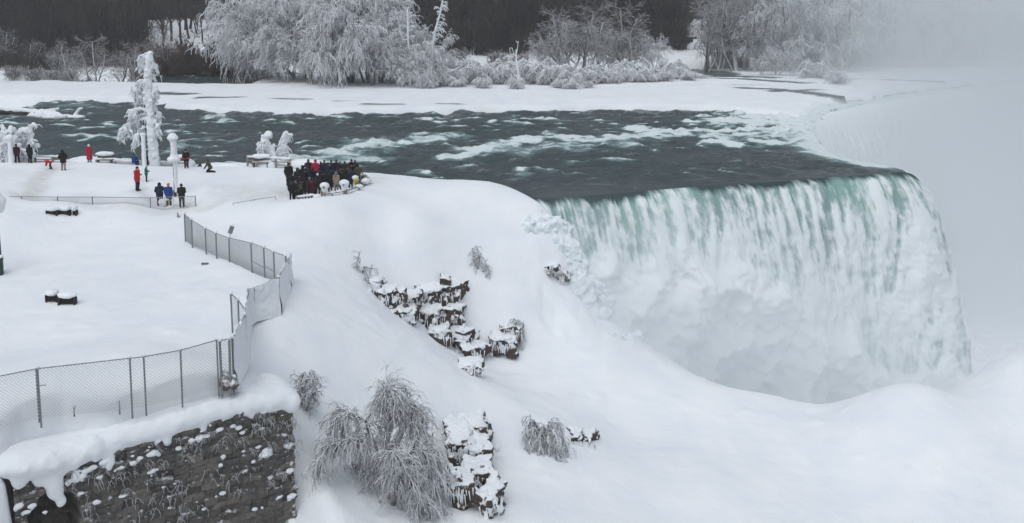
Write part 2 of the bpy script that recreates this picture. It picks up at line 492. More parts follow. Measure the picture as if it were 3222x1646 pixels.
# ------------------------------------------------------------------ crest of the falls
CREST = np.array([(-3.5,71.2),(0.6,72.7),(2.6,73.5),(8,75.5),(14,78.1),(20,80.1),(26,82.6),(32,84.8),(36.0,86.6),(37.3,88.6),(36.4,92),(34.4,97),(34.4,103),(35.6,110),(37.6,118),
                  (42,130),(48,141),(56,150),(72,165),(92,181),(125,203),(170,235)])
def catmull(P, step):
    out = []
    Q = np.vstack([2 * P[0] - P[1], P, 2 * P[-1] - P[-2]])
    for i in range(1, len(Q) - 2):
        n = max(2, int(np.linalg.norm(Q[i + 1] - Q[i]) / step))
        t = np.linspace(0, 1, n, endpoint=False)[:, None]
        out.append(0.5 * (2 * Q[i] + (Q[i + 1] - Q[i - 1]) * t + (2 * Q[i - 1] - 5 * Q[i] + 4 * Q[i + 1] - Q[i + 2]) * t ** 2 + (3 * Q[i] - Q[i - 1] - 3 * Q[i + 1] + Q[i + 2]) * t ** 3))
    return np.vstack(out + [P[-1:]])
CR = catmull(CREST, 0.22)
CT = np.gradient(CR, axis=0); CT /= np.linalg.norm(CT, axis=1, keepdims=True)
CN = np.stack([CT[:, 1], -CT[:, 0]], 1)
_k = 9
CN = np.stack([np.convolve(np.pad(CN[:, i], _k, 'edge'), np.ones(2 * _k + 1) / (2 * _k + 1), 'valid') for i in (0, 1)], 1)
CN /= np.linalg.norm(CN, axis=1, keepdims=True)
CS = np.concatenate([[0], np.cumsum(np.linalg.norm(np.diff(CR, axis=0), axis=1))])
def crest_dist(x, y):
    """signed distance to the brink, positive over the drop; coarse polyline"""
    P = np.stack([np.ravel(x), np.ravel(y)], 1); best = np.full(len(P), 1e9); sg = np.zeros(len(P))
    C = CR[::6]
    for a, b in zip(C[:-1], C[1:]):
        d = b - a; L = d @ d
        t = np.clip(((P - a) @ d) / L, 0, 1)
        q = P - a - t[:, None] * d
        e = np.hypot(q[:, 0], q[:, 1])
        c = d[1] * (P[:, 0] - a[0]) - d[0] * (P[:, 1] - a[1])
        m = e < best
        best = np.where(m, e, best); sg = np.where(m, np.sign(c), sg)
    return (best * sg).reshape(np.shape(x))

# ------------------------------------------------------------------ river
FOAM = []   # (list of picture points, half-width in metres, strength)
def foam(pts, w, s=1.0): FOAM.append((np.array([PW(*p)[:2] for p in pts]), w * (1.35 if w > 1.2 else 1.0), s))
foam([(905,508),(1000,500),(1100,475),(1200,455),(1330,440),(1400,437)], 2.6, .75)
foam([(880,520),(980,515),(1080,512),(1180,500)], 1.8, .7)
foam([(1080,478),(1150,462),(1260,452)], 1.3, .9)
foam([(1440,500),(1520,470),(1600,455),(1700,438),(1760,432),(1880,440)], 2.0, .9)
foam([(1560,478),(1650,470),(1800,462),(1950,455)], 2.6, .6)
foam([(1850,445),(2000,428),(2150,420),(2300,415),(2420,410)], 2.2, 1.0)
foam([(2010,405),(2040,415),(2100,420)], 2.0, 1.1)
foam([(2240,450),(2300,458),(2380,450),(2480,445)], 1.6, 1.0)
foam([(2300,430),(2450,420),(2560,430)], 3.5, .8)
foam([(2300,385),(2400,390),(2500,400),(2560,420)], 4.5, 1.1)
foam([(2400,370),(2480,375),(2560,395),(2600,420)], 5, 1.2)
foam([(2480,330),(2600,340),(2680,350)], 8, 1.2)
foam([(1800,515),(1880,508),(1990,512)], .7, .7)
foam([(1640,535),(1690,530),(1740,545)], .7, .8)
foam([(1580,550),(1660,545)], .6, .5)
foam([(270,440),(330,428),(400,440)], 1.0, .8); foam([(210,432),(260,428),(300,432)], .9, .8); foam([(560,455),(640,440),(730,450)], 1.2, .6)
foam([(540,470),(600,462),(680,468)], 1.0, .5); foam([(60,330),(250,335),(330,340)], 1.2, .4); foam([(640,375),(690,372),(730,378)], .9, .7)
foam([(560,395),(600,390)], .8, .5); foam([(1010,370),(1060,368),(1120,371)], 1.0, .7); foam([(1570,385),(1600,388),(1650,392)], 1.0, .9)
foam([(1130,400),(1160,402)], .5, .7); foam([(930,455),(970,454)], .35, 1.0)
rx, ry = np.concatenate([np.arange(-75, 46, 0.36), np.arange(46, 125, .9)]), np.concatenate([np.arange(70, 130, 0.3), np.arange(130, 250, 0.6)])
RX, RY = np.meshgrid(rx, ry, indexing='ij')
cd = crest_dist(RX, RY)
wx, wy = RX * .9 + .3 * RY, RY
chop = fbm(RX * .22 + .05 * RY, RY * .34, 0, 5, 31, .58)
ridge = 1 - 2.4 * np.abs(noise(RX * .13 + 3, RY * .26, 0, 77)) - .9 * np.abs(noise(RX * .33, RY * .6, 0, 78))
up = sstep(35, 5, np.abs(RX + 20)) * .3 + .7
RZ = zw(RY) + up * (0.40 * chop + 0.22 * np.maximum(0, ridge)) * sstep(-0.2, -4.5, cd) + .13 * chop * sstep(.3, -1.0, cd)
fo = np.zeros_like(RX)
for L, w, s in FOAM:
    d = np.full(RX.shape, 1e9)
    for a, b in zip(L[:-1], L[1:]):
        e = b - a; t = np.clip(((RX - a[0]) * e[0] + (RY - a[1]) * e[1]) / (e @ e), 0, 1)
        d = np.minimum(d, np.hypot(RX - a[0] - t * e[0], (RY - a[1] - t * e[1])))
    d = d + w * 1.1 * noise(RX * .35, RY * .5, 0, 91) + w * .5 * noise(RX * .9, RY * 1.2, 0, 92)
    g = s * sstep(w * 1.15, w * .15, d)
    RZ = RZ + .22 * g * (0.6 + fbm(RX * .7, RY * .7, 0, 3, 93))
    fo = np.maximum(fo, g)
fo = np.maximum(fo, 1.0 * sstep(.80, 1.25, ridge + .45 * chop + .55 * noise(RX * .03, RY * .06, 0, 95)) * sstep(-1.0, -5, cd))
fo = np.maximum(fo, .95 * sstep(-5, -1.0, cd + 1.5 * noise(RX * .3, RY * .3, 0, 96)) * sstep(87.6, 90.5, RY))
fo = np.clip(fo, 0, 1.2)
over = np.maximum(0, cd + .3)
RZ = RZ - over ** 2 / 1.5
keep = (cd < 1.0)
idx = gridfaces(len(rx), len(ry))
kf = keep.ravel()[idx].all(1)
m, t, b = newmat("river_water")
p = t.pos()
pm = t.mapping(p, (0.5, 1.0, 1.0))
f0 = t.attr("foam")
n1 = t.noise(pm, 1.1, 6, .65)
ff = t.math('ADD', f0, t.math('MULTIPLY', t.math('SUBTRACT', n1, .5), 1.7))
fm = t.rng(ff, .42, .95, smooth=True)
nn = t.noise(t.mapping(p, (.05, .12, .1)), 1.0, 3)
deep = t.mix(t.rng(nn, .35, .65), (.024, .046, .045), (.058, .066, .067))
milky = t.mix(t.rng(f0, .0, .8), deep, (.26, .39, .385))
t.put(b.inputs["Base Color"], t.mix(fm, milky, (.74, .80, .80)))
t.put(b.inputs["Roughness"], t.rng(fm, 0, 1, .16, .8))
b.inputs["Specular IOR Level"].default_value = .5
bp = t.new("Bump"); bp.inputs["Distance"].default_value = .34; bp.inputs["Strength"].default_value = 1.0
t.put(bp.inputs["Height"], t.noise(t.mapping(p, (.55, 1.1, 1)), 1.3, 6, .68)); t.put(b.inputs["Normal"], bp.outputs[0])
river = build("river_water", np.stack([RX, RY, RZ], -1), idx[kf], m, attrs={"foam": fo})
tag(river, kind="structure")

# ------------------------------------------------------------------ falling water
def falls_sheet(name, i0, i1, drop, mat_, lab, far=0):
    s = CS[i0:i1]; n = len(s)
    tt = np.concatenate([np.linspace(0, .12, 26, endpoint=False), np.linspace(.12, 1, 150)])
    D = drop * tt
    S_, D_ = np.meshgrid(s, D, indexing='ij')
    irr = .55 * noise(S_ * .35, 0, 0, 41) + .75 * noise(S_ * 1.1, D_ * .02, 0, 42)
    out = 1.28 * np.sqrt(D_) * (1 + .12 * noise(S_ * .12, 3.0, 0, 43)) + .05
    a = sstep(.0, 6, D_)
    Sw = S_ + 1.5 * noise(S_ * .11, D_ * .07, 5, 50) + .5 * noise(S_ * .4, D_ * .15, 5, 51)
    strand = billow(Sw * .75 + .06 * D_, D_ * .06, 0, 4, 44, .6)
    lump = fbm(Sw * .55, D_ * .22 - .25 * np.sqrt(D_), .3, 5, 45, .62)
    small = fbm(S_ * 1.9, D_ * .9, .3, 3, 46, .7)
    out = out * (1 + .18 * sstep(30, 38, S_ - CS[i0]))
    out = out + (.10 + .45 * a) * (lump * .55 + small * .22) + .38 * sstep(0, 2, D_) * (strand - .3) * (1.3 - .5 * a)
    # clouds of beaten water at the foot
    su = S_ - CS[i0]
    back_ = sstep(43.5, 46, s)
    ptop = 2.4 + 3.6 * np.clip(su / 17, 0, 1) + 12 * np.clip((su - 17) / 20, 0, 1)
    wob = 2.6 * fbm(S_ * .18, D_ * .16, 0, 3, 47)
    pm = sstep(-.6, 2.2, D_ - ptop + wob) * (far == 0)
    puff = 1.0 - 2.0 * billow(S_ * .24, D_ * .22, .7, 3, 48, .55) + .42 * (.3 - billow(S_ * .8, D_ * .7, .2, 4, 49, .6))
    out = out * (1 - .15 * pm) + pm * (1.3 + 1.25 * puff - .35 * (lump * .55 + small * .22))
    out = np.maximum(out, .03 + .3 * np.sqrt(D_))
    bx = CR[i0:i1, 0][:, None] + CN[i0:i1, 0][:, None] * out
    by = CR[i0:i1, 1][:, None] + CN[i0:i1, 1][:, None] * out
    bz = zw(CR[i0:i1, 1])[:, None] - D_ + irr * .35 * sstep(0, .6, D_) * (1 - sstep(41, 43.5, S_)) + .03 - .22 * sstep(42, 44.5, S_)
    aer = .45 + 1.0 * (strand - .32) + .30 * lump + .35 * small + .10 + .9 * pm
    return tag(build(name, np.stack([bx, by, bz], -1), gridfaces(n, len(D)), mat_, attrs={"aer": aer + .5 * far + 1.2 * back_[:, None], "drop": D_ + .6 * far + 2.6 * back_[:, None], "run": Sw, "puff": pm}), lab, "waterfall")
m, t, b = newmat("falling_water")
p = t.new("CombineXYZ"); t.put(p.inputs[0], t.attr("run")); t.put(p.inputs[1], t.attr("drop"))
q = t.mapping(p.outputs[0], (1.0, .30, 1))
ns = t.noise(q, 1.9, 6, .72, .6)
streak = t.noise(t.mapping(p.outputs[0], (3.2, .13, 1)), 1.0, 5, .68)
big = t.noise(t.mapping(p.outputs[0], (.10, .03, 1)), 1.0, 2)
dr = t.attr("drop")
lip = t.math('ADD', t.math('MULTIPLY', t.noise(t.mapping(p.outputs[0], (.13, .0, 1)), 1.0, 2, .5), .55), t.math('MULTIPLY', t.noise(t.mapping(p.outputs[0], (.55, .0, 1)), 1.0, 4, .7), .45))
dr = t.math('SUBTRACT', dr, t.math('MULTIPLY', t.math('SUBTRACT', lip, .49), 4.6))
a = t.math('ADD', t.attr("aer"), t.math('MULTIPLY', t.math('SUBTRACT', ns, .5), 1.0))
a = t.math('ADD', a, t.math('MULTIPLY', t.math('SUBTRACT', t.noise(t.mapping(p.outputs[0], (.30, .14, 1)), 1.0, 3, .6), .5), 1.3))
a = t.math('ADD', a, t.math('MULTIPLY', t.math('SUBTRACT', streak, .5), 1.0))
white = t.rng(t.math('ADD', a, t.rng(dr, 0, 7, -.22, .10)), .12, .82, smooth=True)
teal = t.mix(t.rng(dr, .0, 9), (.20, .31, .30), (.40, .47, .49))
teal = t.mix(t.rng(big, .4, .6), teal, t.mix(t.rng(dr, 0, 6), (.22, .39, .35), (.48, .58, .57)))
teal = t.mix(t.rng(dr, .0, .5), (.03, .06, .06), teal)
white = t.math('MULTIPLY', white, t.rng(dr, .02, .35))
t.put(b.inputs["Base Color"], t.mix(white, teal, t.mix(t.attr("puff"), (.80, .84, .845), (.87, .89, .895))))
b.inputs["Roughness"].default_value = .75; b.inputs["Specular IOR Level"].default_value = .25
bp = t.new("Bump"); bp.inputs["Distance"].default_value = .25; t.put(bp.inputs["Strength"], t.rng(t.attr("puff"), 0, 1, .6, .25))
t.put(bp.inputs["Height"], ns); t.put(b.inputs["Normal"], bp.outputs[0])
FALLW = m
iA = int(np.argmin(np.hypot(*(CR - [34.6, 96.5]).T)))
iB = len(CR)
i0_ = int(np.argmin(np.hypot(*(CR - [1.6, 73.1]).T)))
tag(falls_sheet("waterfall", i0_, iA, 24, FALLW, "broad near waterfall curtain pouring white and teal over the brink"), kind="structure")
tag(falls_sheet("waterfall", iA - 1, iB, 27, FALLW, "far waterfall fading into mist beyond the near curtain", 1), kind="structure")

# ------------------------------------------------------------------ far land: snow shelf, island, hill
def poly_sd(x, y, P):
    """signed distance to a polygon, negative inside"""
    P = np.asarray(P, float); d = np.full(x.shape, 1e9); ins = np.zeros(x.shape, bool)
    for a, b in zip(P, np.roll(P, -1, 0)):
        e = b - a; t = np.clip(((x - a[0]) * e[0] + (y - a[1]) * e[1]) / max(e @ e, 1e-9), 0, 1)
        d = np.minimum(d, np.hypot(x - a[0] - t * e[0], y - a[1] - t * e[1]))
        c = ((a[1] > y) != (b[1] > y)) & (x < (b[0] - a[0]) * (y - a[1]) / (b[1] - a[1] + 1e-12) + a[0])
        ins ^= c
    return np.where(ins, -d, d)
def far_hill(x, y):
    z = zw(y) + .6
    rise = sstep(206, 262, y + 6 * noise(x * .012, 4.0, 0, 61))
    return z + 10.5 * rise + .02 * np.maximum(0, y - 262)
SHELF = [PW(*p)[:2] for p in [(-200,285),(-200,312),(0,316),(235,322),(365,325),(480,333),(540,347),(640,358),(855,363),(1100,364),(1170,363),(1426,361),(1554,354),(1800,352),(1946,349),(2230,353),(2293,360),(2400,365),(2470,372)]]
SHELF += [np.array(p) for p in [(40.5,128.5),(46.5,140.5),(55,151),(71,166.5),(91,183),(124,206),(165,240),(165,260),(60,260)]]
SHELF += [PW(*p)[:2] for p in [(2230,230),(1900,235),(1500,240),(1200,240),(900,245),(800,262),(760,276),(600,274),(450,270),(300,268),(150,264),(60,270)]]
SHELF = np.array(SHELF)
HOLES = [([(525,300),(595,303)],1.6),([(625,313),(745,314)],.9),([(870,318),(970,321)],.7),([(1060,327),(1110,327)],.5),([(1148,333),(1268,334)],.55),([(1385,332),(1445,333)],.5),
         ([(2335,284),(2440,288),(2530,297),(2640,310)],1.7),([(2440,294),(2560,290)],1.5),([(2200,251),(2330,254),(2530,268)],1.6),([(2650,255),(2800,258),(2950,261)],1.4),([(2300,273),(2400,275)],.7),([(2170,275),(2210,275)],.5),
         ([(2200,246),(2330,246),(2420,250)],2.0),([(2150,222),(2240,232),(2270,240)],3.6),([(2120,203),(2210,206),(2230,214)],2.2),([(1990,190),(2040,188)],1.2)]
fx, fy = np.arange(-170, 190, 0.75), np.concatenate([np.arange(112, 215, 0.45), np.arange(215, 420, 1.6)])
FX, FY = np.meshgrid(fx, fy, indexing='ij')
sd = poly_sd(FX, FY, SHELF) + .8 * fbm(FX * .25, FY * .25, 0, 3, 66)
FZ = zw(FY) - 1.6 + 2.5 * sstep(.3, -2.2, sd) + .35 * sstep(-2, -9, sd) + .18 * fbm(FX * .12, FY * .2, 0, 4, 67) * sstep(0, -3, sd)
FZ = FZ - .55 * sstep(128, 120, FY)
back = FY - (213 + 5 * noise(FX * .03, 0, 0, 68) + 6 * sstep(20, 60, FX))
isl = sstep(-4, 5, back)
FZ = np.maximum(FZ, isl * (far_hill(FX, FY) + 1.6) - 1.6)
WET = np.zeros_like(FX)
for P, w in HOLES:
    L = np.array([PW(*q, .8)[:2] for q in P])
    d = np.full(FX.shape, 1e9)
    for a, b2 in zip(L[:-1], L[1:]):
        e = b2 - a; tq = np.clip(((FX - a[0]) * e[0] + (FY - a[1]) * e[1]) / (e @ e), 0, 1)
        d = np.minimum(d, np.hypot((FX - a[0] - tq * e[0]) * .8, FY - a[1] - tq * e[1]))
    d = d + .35 * w * fbm(FX * .35, FY * .5, 0, 3, 69)
    wt_ = sstep(w * 1.1, w * .8, d) * sstep(-.3, -1.2, sd)
    WET = np.maximum(WET, wt_)
    FZ = FZ * (1 - wt_) + wt_ * (zw(FY) + 1.12)
# gorge behind the far falls
cdf = crest_dist(FX, FY)
FZ = np.where(cdf > .2, np.minimum(FZ, -32), FZ)
SNOWFAR = snow_material("snow_far", .15)
snow_shelf = build("snow_island_ground", np.stack([FX, FY, FZ], -1), gridfaces(len(fx), len(fy)), SNOWFAR, attrs={"wet": WET})
tag(snow_shelf, kind="structure")
def zfar(x, y):
    i = np.searchsorted(fx, x) ; j = np.searchsorted(fy, y)
    return float(FZ[min(max(i, 1), len(fx) - 1), min(max(j, 1), len(fy) - 1)])
# gorge floor and far gorge side, lost in the mist
gx, gy = np.arange(-20, 330, 4.0), np.arange(60, 420, 4.0)
QX, QY = np.meshgrid(gx, gy, indexing='ij')
QZ = -23 + 1.2 * fbm(QX * .05, QY * .05, 0, 3, 71) + 40 * sstep(200, 300, QX)
gorge = tag(build("gorge_ground", np.stack([QX, QY, QZ], -1), gridfaces(len(gx), len(gy)), SNOWFAR), kind="structure")

# ------------------------------------------------------------------ growing trees
def unit(v): return v / max(np.linalg.norm(v), 1e-9)
def grow(rng, segs, p, d, L, r, lev, P):
    """one branch: bent segments with side branches; rows p0 p1 r0 r1 level"""
    n = max(2, int(P['nseg'][min(lev, len(P['nseg']) - 1)]))
    rt = r * P['taper']
    kids = P['kids'][lev] if lev < len(P['kids']) else 0
    pts = [p]
    for i in range(n):
        d = unit(d + rng.normal(0, P['wob'], 3) + np.array([P['lean'], 0, P['grav'][min(lev, len(P['grav']) - 1)] * (i + 1) / n]))
        q = p + d * L / n
        ra, rb = r + (rt - r) * i / n, r + (rt - r) * (i + 1) / n
        segs.append((*p, *q, max(ra, P['rmin']), max(rb, P['rmin']), lev))
        p = q; pts.append(p)
    if not kids: return
    for k in range(kids):
        t = P['from'][min(lev, len(P['from']) - 1)] + (1 - P['from'][min(lev, len(P['from']) - 1)]) * (k + rng.random()) / kids
        j = min(int(t * n), n - 1); f = t * n - j
        q = pts[j] * (1 - f) + pts[j + 1] * f
        bd = unit(pts[j + 1] - pts[j])
        a = rng.random() * 2 * math.pi
        ref = unit(np.cross(bd, [0.3, 0.2, 1.0])); sd = ref * math.cos(a) + np.cross(bd, ref) * math.sin(a)
        sp = P['spread'] * (0.7 + 0.6 * rng.random())
        nd = unit(bd * math.cos(sp) + sd * math.sin(sp))
        nl = L * P['ratio'][min(lev, len(P['ratio']) - 1)] * (0.6 + 0.7 * rng.random()) * (1.15 - 0.55 * t)
        nr = max(P['rmin'], (r + (rt - r) * t) * P['rratio'])
        grow(rng, segs, q, nd, nl, nr, lev + 1, P)
def tree_rows(seed, P, h, r, stems=1, fan=0.25, base=0.3):
    rng = np.random.default_rng(seed); segs = []
    for s in range(stems):
        a = rng.random() * 6.28
        b = np.array([math.cos(a), math.sin(a), 0]) * base * (stems > 1) * rng.random()
        d = unit(np.array([rng.normal(0, fan), rng.normal(0, fan), 1.0]))
        grow(rng, segs, b + [0, 0, -.4], d, h * (0.7 + .3 * rng.random() if stems > 1 else 1), r, 0, P)
    return np.array(segs)
def tree_thing(name, rows, m_trunk, m_crown, split=1, sides=(5, 3)):
    t = thing(name)
    a, b = rows[rows[:, 8] < split], rows[rows[:, 8] >= split]
    V, Q = tubes(a, sides[0]); build("trunk", V, Q, m_trunk, t)
    if len(b):
        V, Q = tubes(b, sides[1]); build("crown", V, Q, m_crown, t)
    return t
FIRST = {}
def plant(proto, loc, rz=0.0, sc=1.0, label=None, cat="tree", group=None, tilt=0.0):
    """the first call moves the tree itself, later calls copy it with its parts"""
    if proto in FIRST: o = copy_tree(proto)
    else: FIRST[proto] = True; o = proto
    o.location = loc; o.rotation_euler = (0, tilt, rz); o.scale = (sc,) * 3 if np.isscalar(sc) else sc
    return tag(o, label, cat, group)

RIME = frosted_material("rimed_twigs", (.085, .078, .076), (.83, .84, .865), -.95, .22, .55, 1.15)
RIMET = frosted_material("rimed_trunk", (.12, .11, .10), (.74, .75, .77), -.5, .5, .5, .7)
SHRUBW = frosted_material("heavily_iced_twigs", (.2, .18, .17), (.80, .81, .84), -1.0, .3, .6, .8)
HALF = frosted_material("lightly_rimed_twigs", (.085, .075, .072), (.55, .55, .57), -.5, .9, .4, .9)
DARK = mat("bare_bark", (.050, .044, .044), .9, var=.35, vscale=.6)
DARKT = mat("bare_twigs", (.060, .048, .043), .9, var=.6, vscale=.12)
RUST = mat("rusty_twigs", (.085, .052, .038), .9, var=.4, vscale=.4)
ICE = frosted_material("caked_ice", (.22, .17, .14), (.82, .835, .86), -1.1, -.45, .8, .55)
ICEW = frosted_material("caked_snow", (.45, .42, .40), (.83, .845, .87), -1.3, -.5, 1.2, .4)

PB = dict(nseg=[7, 5, 4, 3], taper=.45, wob=.14, lean=0, grav=[.05, -.05, -.22, -.4], kids=[9, 7, 5], ratio=[.5, .55, .6], rratio=.5, rmin=.028, spread=.75)
PB['from'] = [.22, .2, .2]
PD = dict(PB, grav=[.05, .12, .05, -.05], kids=[9, 6, 3], rmin=.022, spread=.6, wob=.10)
# dark wood far behind: one mass
def forest_rows(seed, n, region, hmin, hmax, brush=2.0):
    rng = np.random.default_rng(seed)
    P = dict(PD, nseg=[4, 3, 2], kids=[11, 5], rmin=.055, ratio=[.45, .5]); P['from'] = [.1, .15]
    protos = [tree_rows(seed * 100 + i, P, 1.0 * 17, .17, 1, .05) for i in range(14)]
    out = []
    for i in range(n):
        x, y = region(rng)
        z = zfar(x, y)
        s = (hmin + (hmax - hmin) * rng.random()) / 17
        a = rng.random() * 6.28; c, sn = math.cos(a), math.sin(a)
        R = protos[int(rng.integers(14))].copy()
        for o in (0, 3):
            X, Y_ = R[:, o] * c - R[:, o + 1] * sn, R[:, o] * sn + R[:, o + 1] * c
            R[:, o], R[:, o + 1], R[:, o + 2] = X * s + x, Y_ * s + y, R[:, o + 2] * s + z
        out.append(R)
    # undergrowth between the trunks
    n2 = int(n * brush); bx = np.array([region(rng) for _ in range(n2)])
    bz = np.array([zfar(*q) for q in bx])
    m = 26; ph = rng.random((n2, m)) * 6.28; L = (1.2 + 3.6 * rng.random((n2, m)) ** 1.5); sp = rng.random((n2, m)) * .8
    p0 = np.stack([bx[:, :1] + rng.normal(0, 1.0, (n2, m)), bx[:, 1:] + rng.normal(0, 1.0, (n2, m)), np.repeat(bz[:, None], m, 1) - .2], -1)
    p1 = p0 + np.stack([np.cos(ph) * sp * L * .4, np.sin(ph) * sp * L * .4, L], -1)
    w = np.full((n2, m, 1), .055); lv = np.ones((n2, m, 1))
    R = np.concatenate([p0, p1, w, w * .6, lv], -1).reshape(-1, 9)
    pa = p0 + (p1 - p0) * rng.random((n2, m, 1)); pb_ = pa + np.stack([rng.normal(0, .8, (n2, m)), rng.normal(0, .8, (n2, m)), .3 + .6 * rng.random((n2, m))], -1)
    R2 = np.concatenate([pa, pb_, w * .8, w * .6, lv], -1).reshape(-1, 9)
    return np.concatenate(out + [R, R2])
def xw(px, Y): return (px - W / 2) / F * Y
def reg_back(rng):
    Y = 264 + 60 * rng.random() ** 1.3
    return xw(-250 + 3700 * rng.random(), Y), Y
def reg_left(rng):
    while True:
        Y = 216 + 50 * rng.random(); px = -250 + 750 * rng.random()
        if px < 430 + 40 * math.sin(Y): return xw(px, Y), Y
def reg_mid(rng):
    while True:
        Y = 226 + 42 * rng.random(); px = 1000 + 1150 * rng.random()
        if not (1430 < px < 1520 and Y > 250): return xw(px, Y), Y
def reg_right(rng):
    Y = 216 + 50 * rng.random(); px = 2230 + 1000 * rng.random()
    return xw(px, Y), Y
V, Q = tubes(forest_rows(1, 700, reg_back, 12, 20, 1.5), 3)
tag(build("forest", V, Q, DARKT), "dark bare wood along the top of the far hill", "forest", kind="stuff")
V, Q = tubes(forest_rows(2, 330, reg_left, 8, 17, 5), 3)
tag(build("forest", V, Q, DARKT), "dark bare wood on the bank behind the upper river", "forest", kind="stuff")
def reg_clear(rng):
    Y = 209 + 13 * rng.random() ** 2; px = 440 + 340 * rng.random()
    return xw(px, Y), Y
V, Q = tubes(forest_rows(5, 24, reg_clear, 3, 6, 7), 3)
tag(build("undergrowth", V, Q, RUST), "brown undergrowth along the river edge below the snowy clearing", "brush", kind="stuff")
V, Q = tubes(forest_rows(3, 330, reg_mid, 7, 15, 6), 3)
tag(build("forest", V, Q, DARKT), "dark bare wood on the slope behind the frosted island trees", "forest", kind="stuff")
V, Q = tubes(forest_rows(4, 240, reg_right, 8, 16, 4), 3)
tag(build("forest", V, Q, HALF), "greyed wood fading into the falls mist", "forest", kind="stuff")
# wooded ridge behind everything
hx, hy = np.arange(-190, 330, 5.0), np.arange(285, 430, 5.0)
HX, HY = np.meshgrid(hx, hy, indexing='ij')
HZ = 13 + 24 * sstep(290, 400, HY) + 2.5 * fbm(HX * .05, HY * .05, 0, 4, 72)
tag(build("wooded_hill", np.stack([HX, HY, HZ], -1), gridfaces(len(hx), len(hy)), mat("brush_ground", (.055, .047, .047), .95, var=.5, vscale=.12)), kind="structure")

# trees one can tell apart --------------------------------------------------
dark_tree = tree_thing("bare_tree", tree_rows(11, dict(PD, rmin=.03), 13, .27, 1, .04), DARK, DARKT)
dark_tree2 = tree_thing("bare_tree", tree_rows(12, dict(PD, rmin=.03, kids=[8, 6, 3]), 14, .31, 1, .05), DARK, DARKT)
dark_tree3 = tree_thing("bare_tree", tree_rows(13, dict(PD, rmin=.03), 11, .16, 2, .12), DARK, DARKT)
DT = [dark_tree, dark_tree2, dark_tree3]
rng = np.random.default_rng(5)
def far_spot(px, Y): x = xw(px, Y); return (x, Y, zfar(x, Y))
G1 = "dark bare trees on the far hillside"
for i, (px, Y) in enumerate([(575,233),(600,238),(622,242),(641,234),(655,246),(520,230),(545,236),(590,246),(700,240),(470,243),(500,258),(545,256),(570,262),(605,247),(625,262),(655,258),(680,262),(520,236),(445,250),(1245,246),(1270,252),(1330,240),(1352,258),(1398,244),(1420,262),
                             (1540,244),(1585,252),(1640,243),(1700,250),(1760,240),(1980,247),(2040,246),(2095,240),(2120,236),(2205,243),(2080,258),(2150,262),(2240,236)]):
    plant(DT[i % 3], far_spot(px, Y), rng.random() * 6.28, .85 + .4 * rng.random(), "dark bare tree standing among the far hillside wood", "tree", G1)
HALFB = dict(PB, grav=[.02, .02, -.12, -.2], rmin=.024, kids=[9, 7, 4])
half_tree = tree_thing("bare_tree", tree_rows(21, HALFB, 9.5, .22, 2, .25), RIMET, HALF)
half_tree2 = tree_thing("bare_tree", tree_rows(22, HALFB, 11, .2, 3, .3, .8), RIMET, HALF)
G2 = "lightly frosted trees around the left bank"
for px, Y, s, pr in [(300,190,1.0,half_tree2),(360,186,1.0,half_tree),(410,188,.9,half_tree2),(250,196,.95,half_tree),(180,214,.8,half_tree2),(90,216,.8,half_tree),(520,214,.8,half_tree2),(20,218,.75,half_tree2)]:
    plant(pr, far_spot(px, Y), rng.random() * 6.28, s, "lightly frosted grey brown tree by the upper river on the left bank", "tree", G2)
lo = tree_thing("bare_shrub", tree_rows(31, dict(PD, nseg=[4, 3, 2], grav=[.1, .0, -.1], kids=[7, 5, 3], rmin=.03), 4.6, .08, 16, .42, 1.6), RUST, RUST)
plant(lo, far_spot(655, 207), 0, (2.3, 2.0, 2.2), "broad rusty brown thicket below the snowy clearing", "shrub")
plant(lo, far_spot(560, 208), 2, (2.4, 2, 1.4), "low brown thicket left of the rusty one at the river edge", "shrub")
plant(lo, far_spot(735, 207), 4, (1.9, 2, 1.35), "low brown thicket beside the big frosted grove", "shrub")
dk = tree_thing("bare_shrub", tree_rows(32, dict(PD, nseg=[4, 3, 2], grav=[.1, -.1, -.3], kids=[6, 5, 3], rmin=.028), 3.0, .07, 14, .6, 1.2), HALF, HALF)
G3 = "low brush along the left river bank"
for px, Y, s in [(40,214,1),(110,213,1.1),(170,212,1),(215,212,.9),(265,188,1.0),(310,186,.9),(365,186,.7),(440,212,.9),(1180,216,1.1),(1270,218,1.2),(1370,217,1.1),(1450,219,1.2),(1560,218,1.1),(1640,216,1.2),(1720,216,1.0)]:
    plant(dk, far_spot(px, Y), rng.random() * 6.28, s, "low dark brush dusted with frost at the edge of the far bank", "shrub", G3)

# the frosted grove on the island
gv = [tree_thing("frosted_tree", tree_rows(40 + i, dict(PB, wob=.16, kids=[12, 9, 6], rmin=.052, grav=[.05, -.12, -.55, -1.0]), 20 - i, .26, 3 + i % 2, .20, 1.2), RIMET, RIME) for i in range(4)]
G4 = "tall frosted trees of the island grove"
for k, (px, Y, h, pr, rz) in enumerate([(790,196,.80,1,0),(830,190,.98,0,1),(880,186,1.08,2,2),(925,182,1.12,3,.5),(965,184,1.16,0,4),(1010,180,1.12,1,5),(1055,178,1.1,2,3),(1100,176,1.05,3,2),(1145,176,1.02,0,1.5),(1190,175,.9,1,.4),(1235,174,.75,2,5),(1290,172,.62,3,0),
                                        (905,176,.7,1,3),(1080,170,.6,2,1),(1160,168,.62,0,2.6),(1330,172,.68,1,1.2),(1250,166,.5,3,3.3),(980,172,.55,2,.2)]):
    plant(gv[pr], far_spot(px, Y), rz, h * (.92 + .12 * rng.random()), "tall grey white frosted tree in the crowded island grove", "tree", G4)
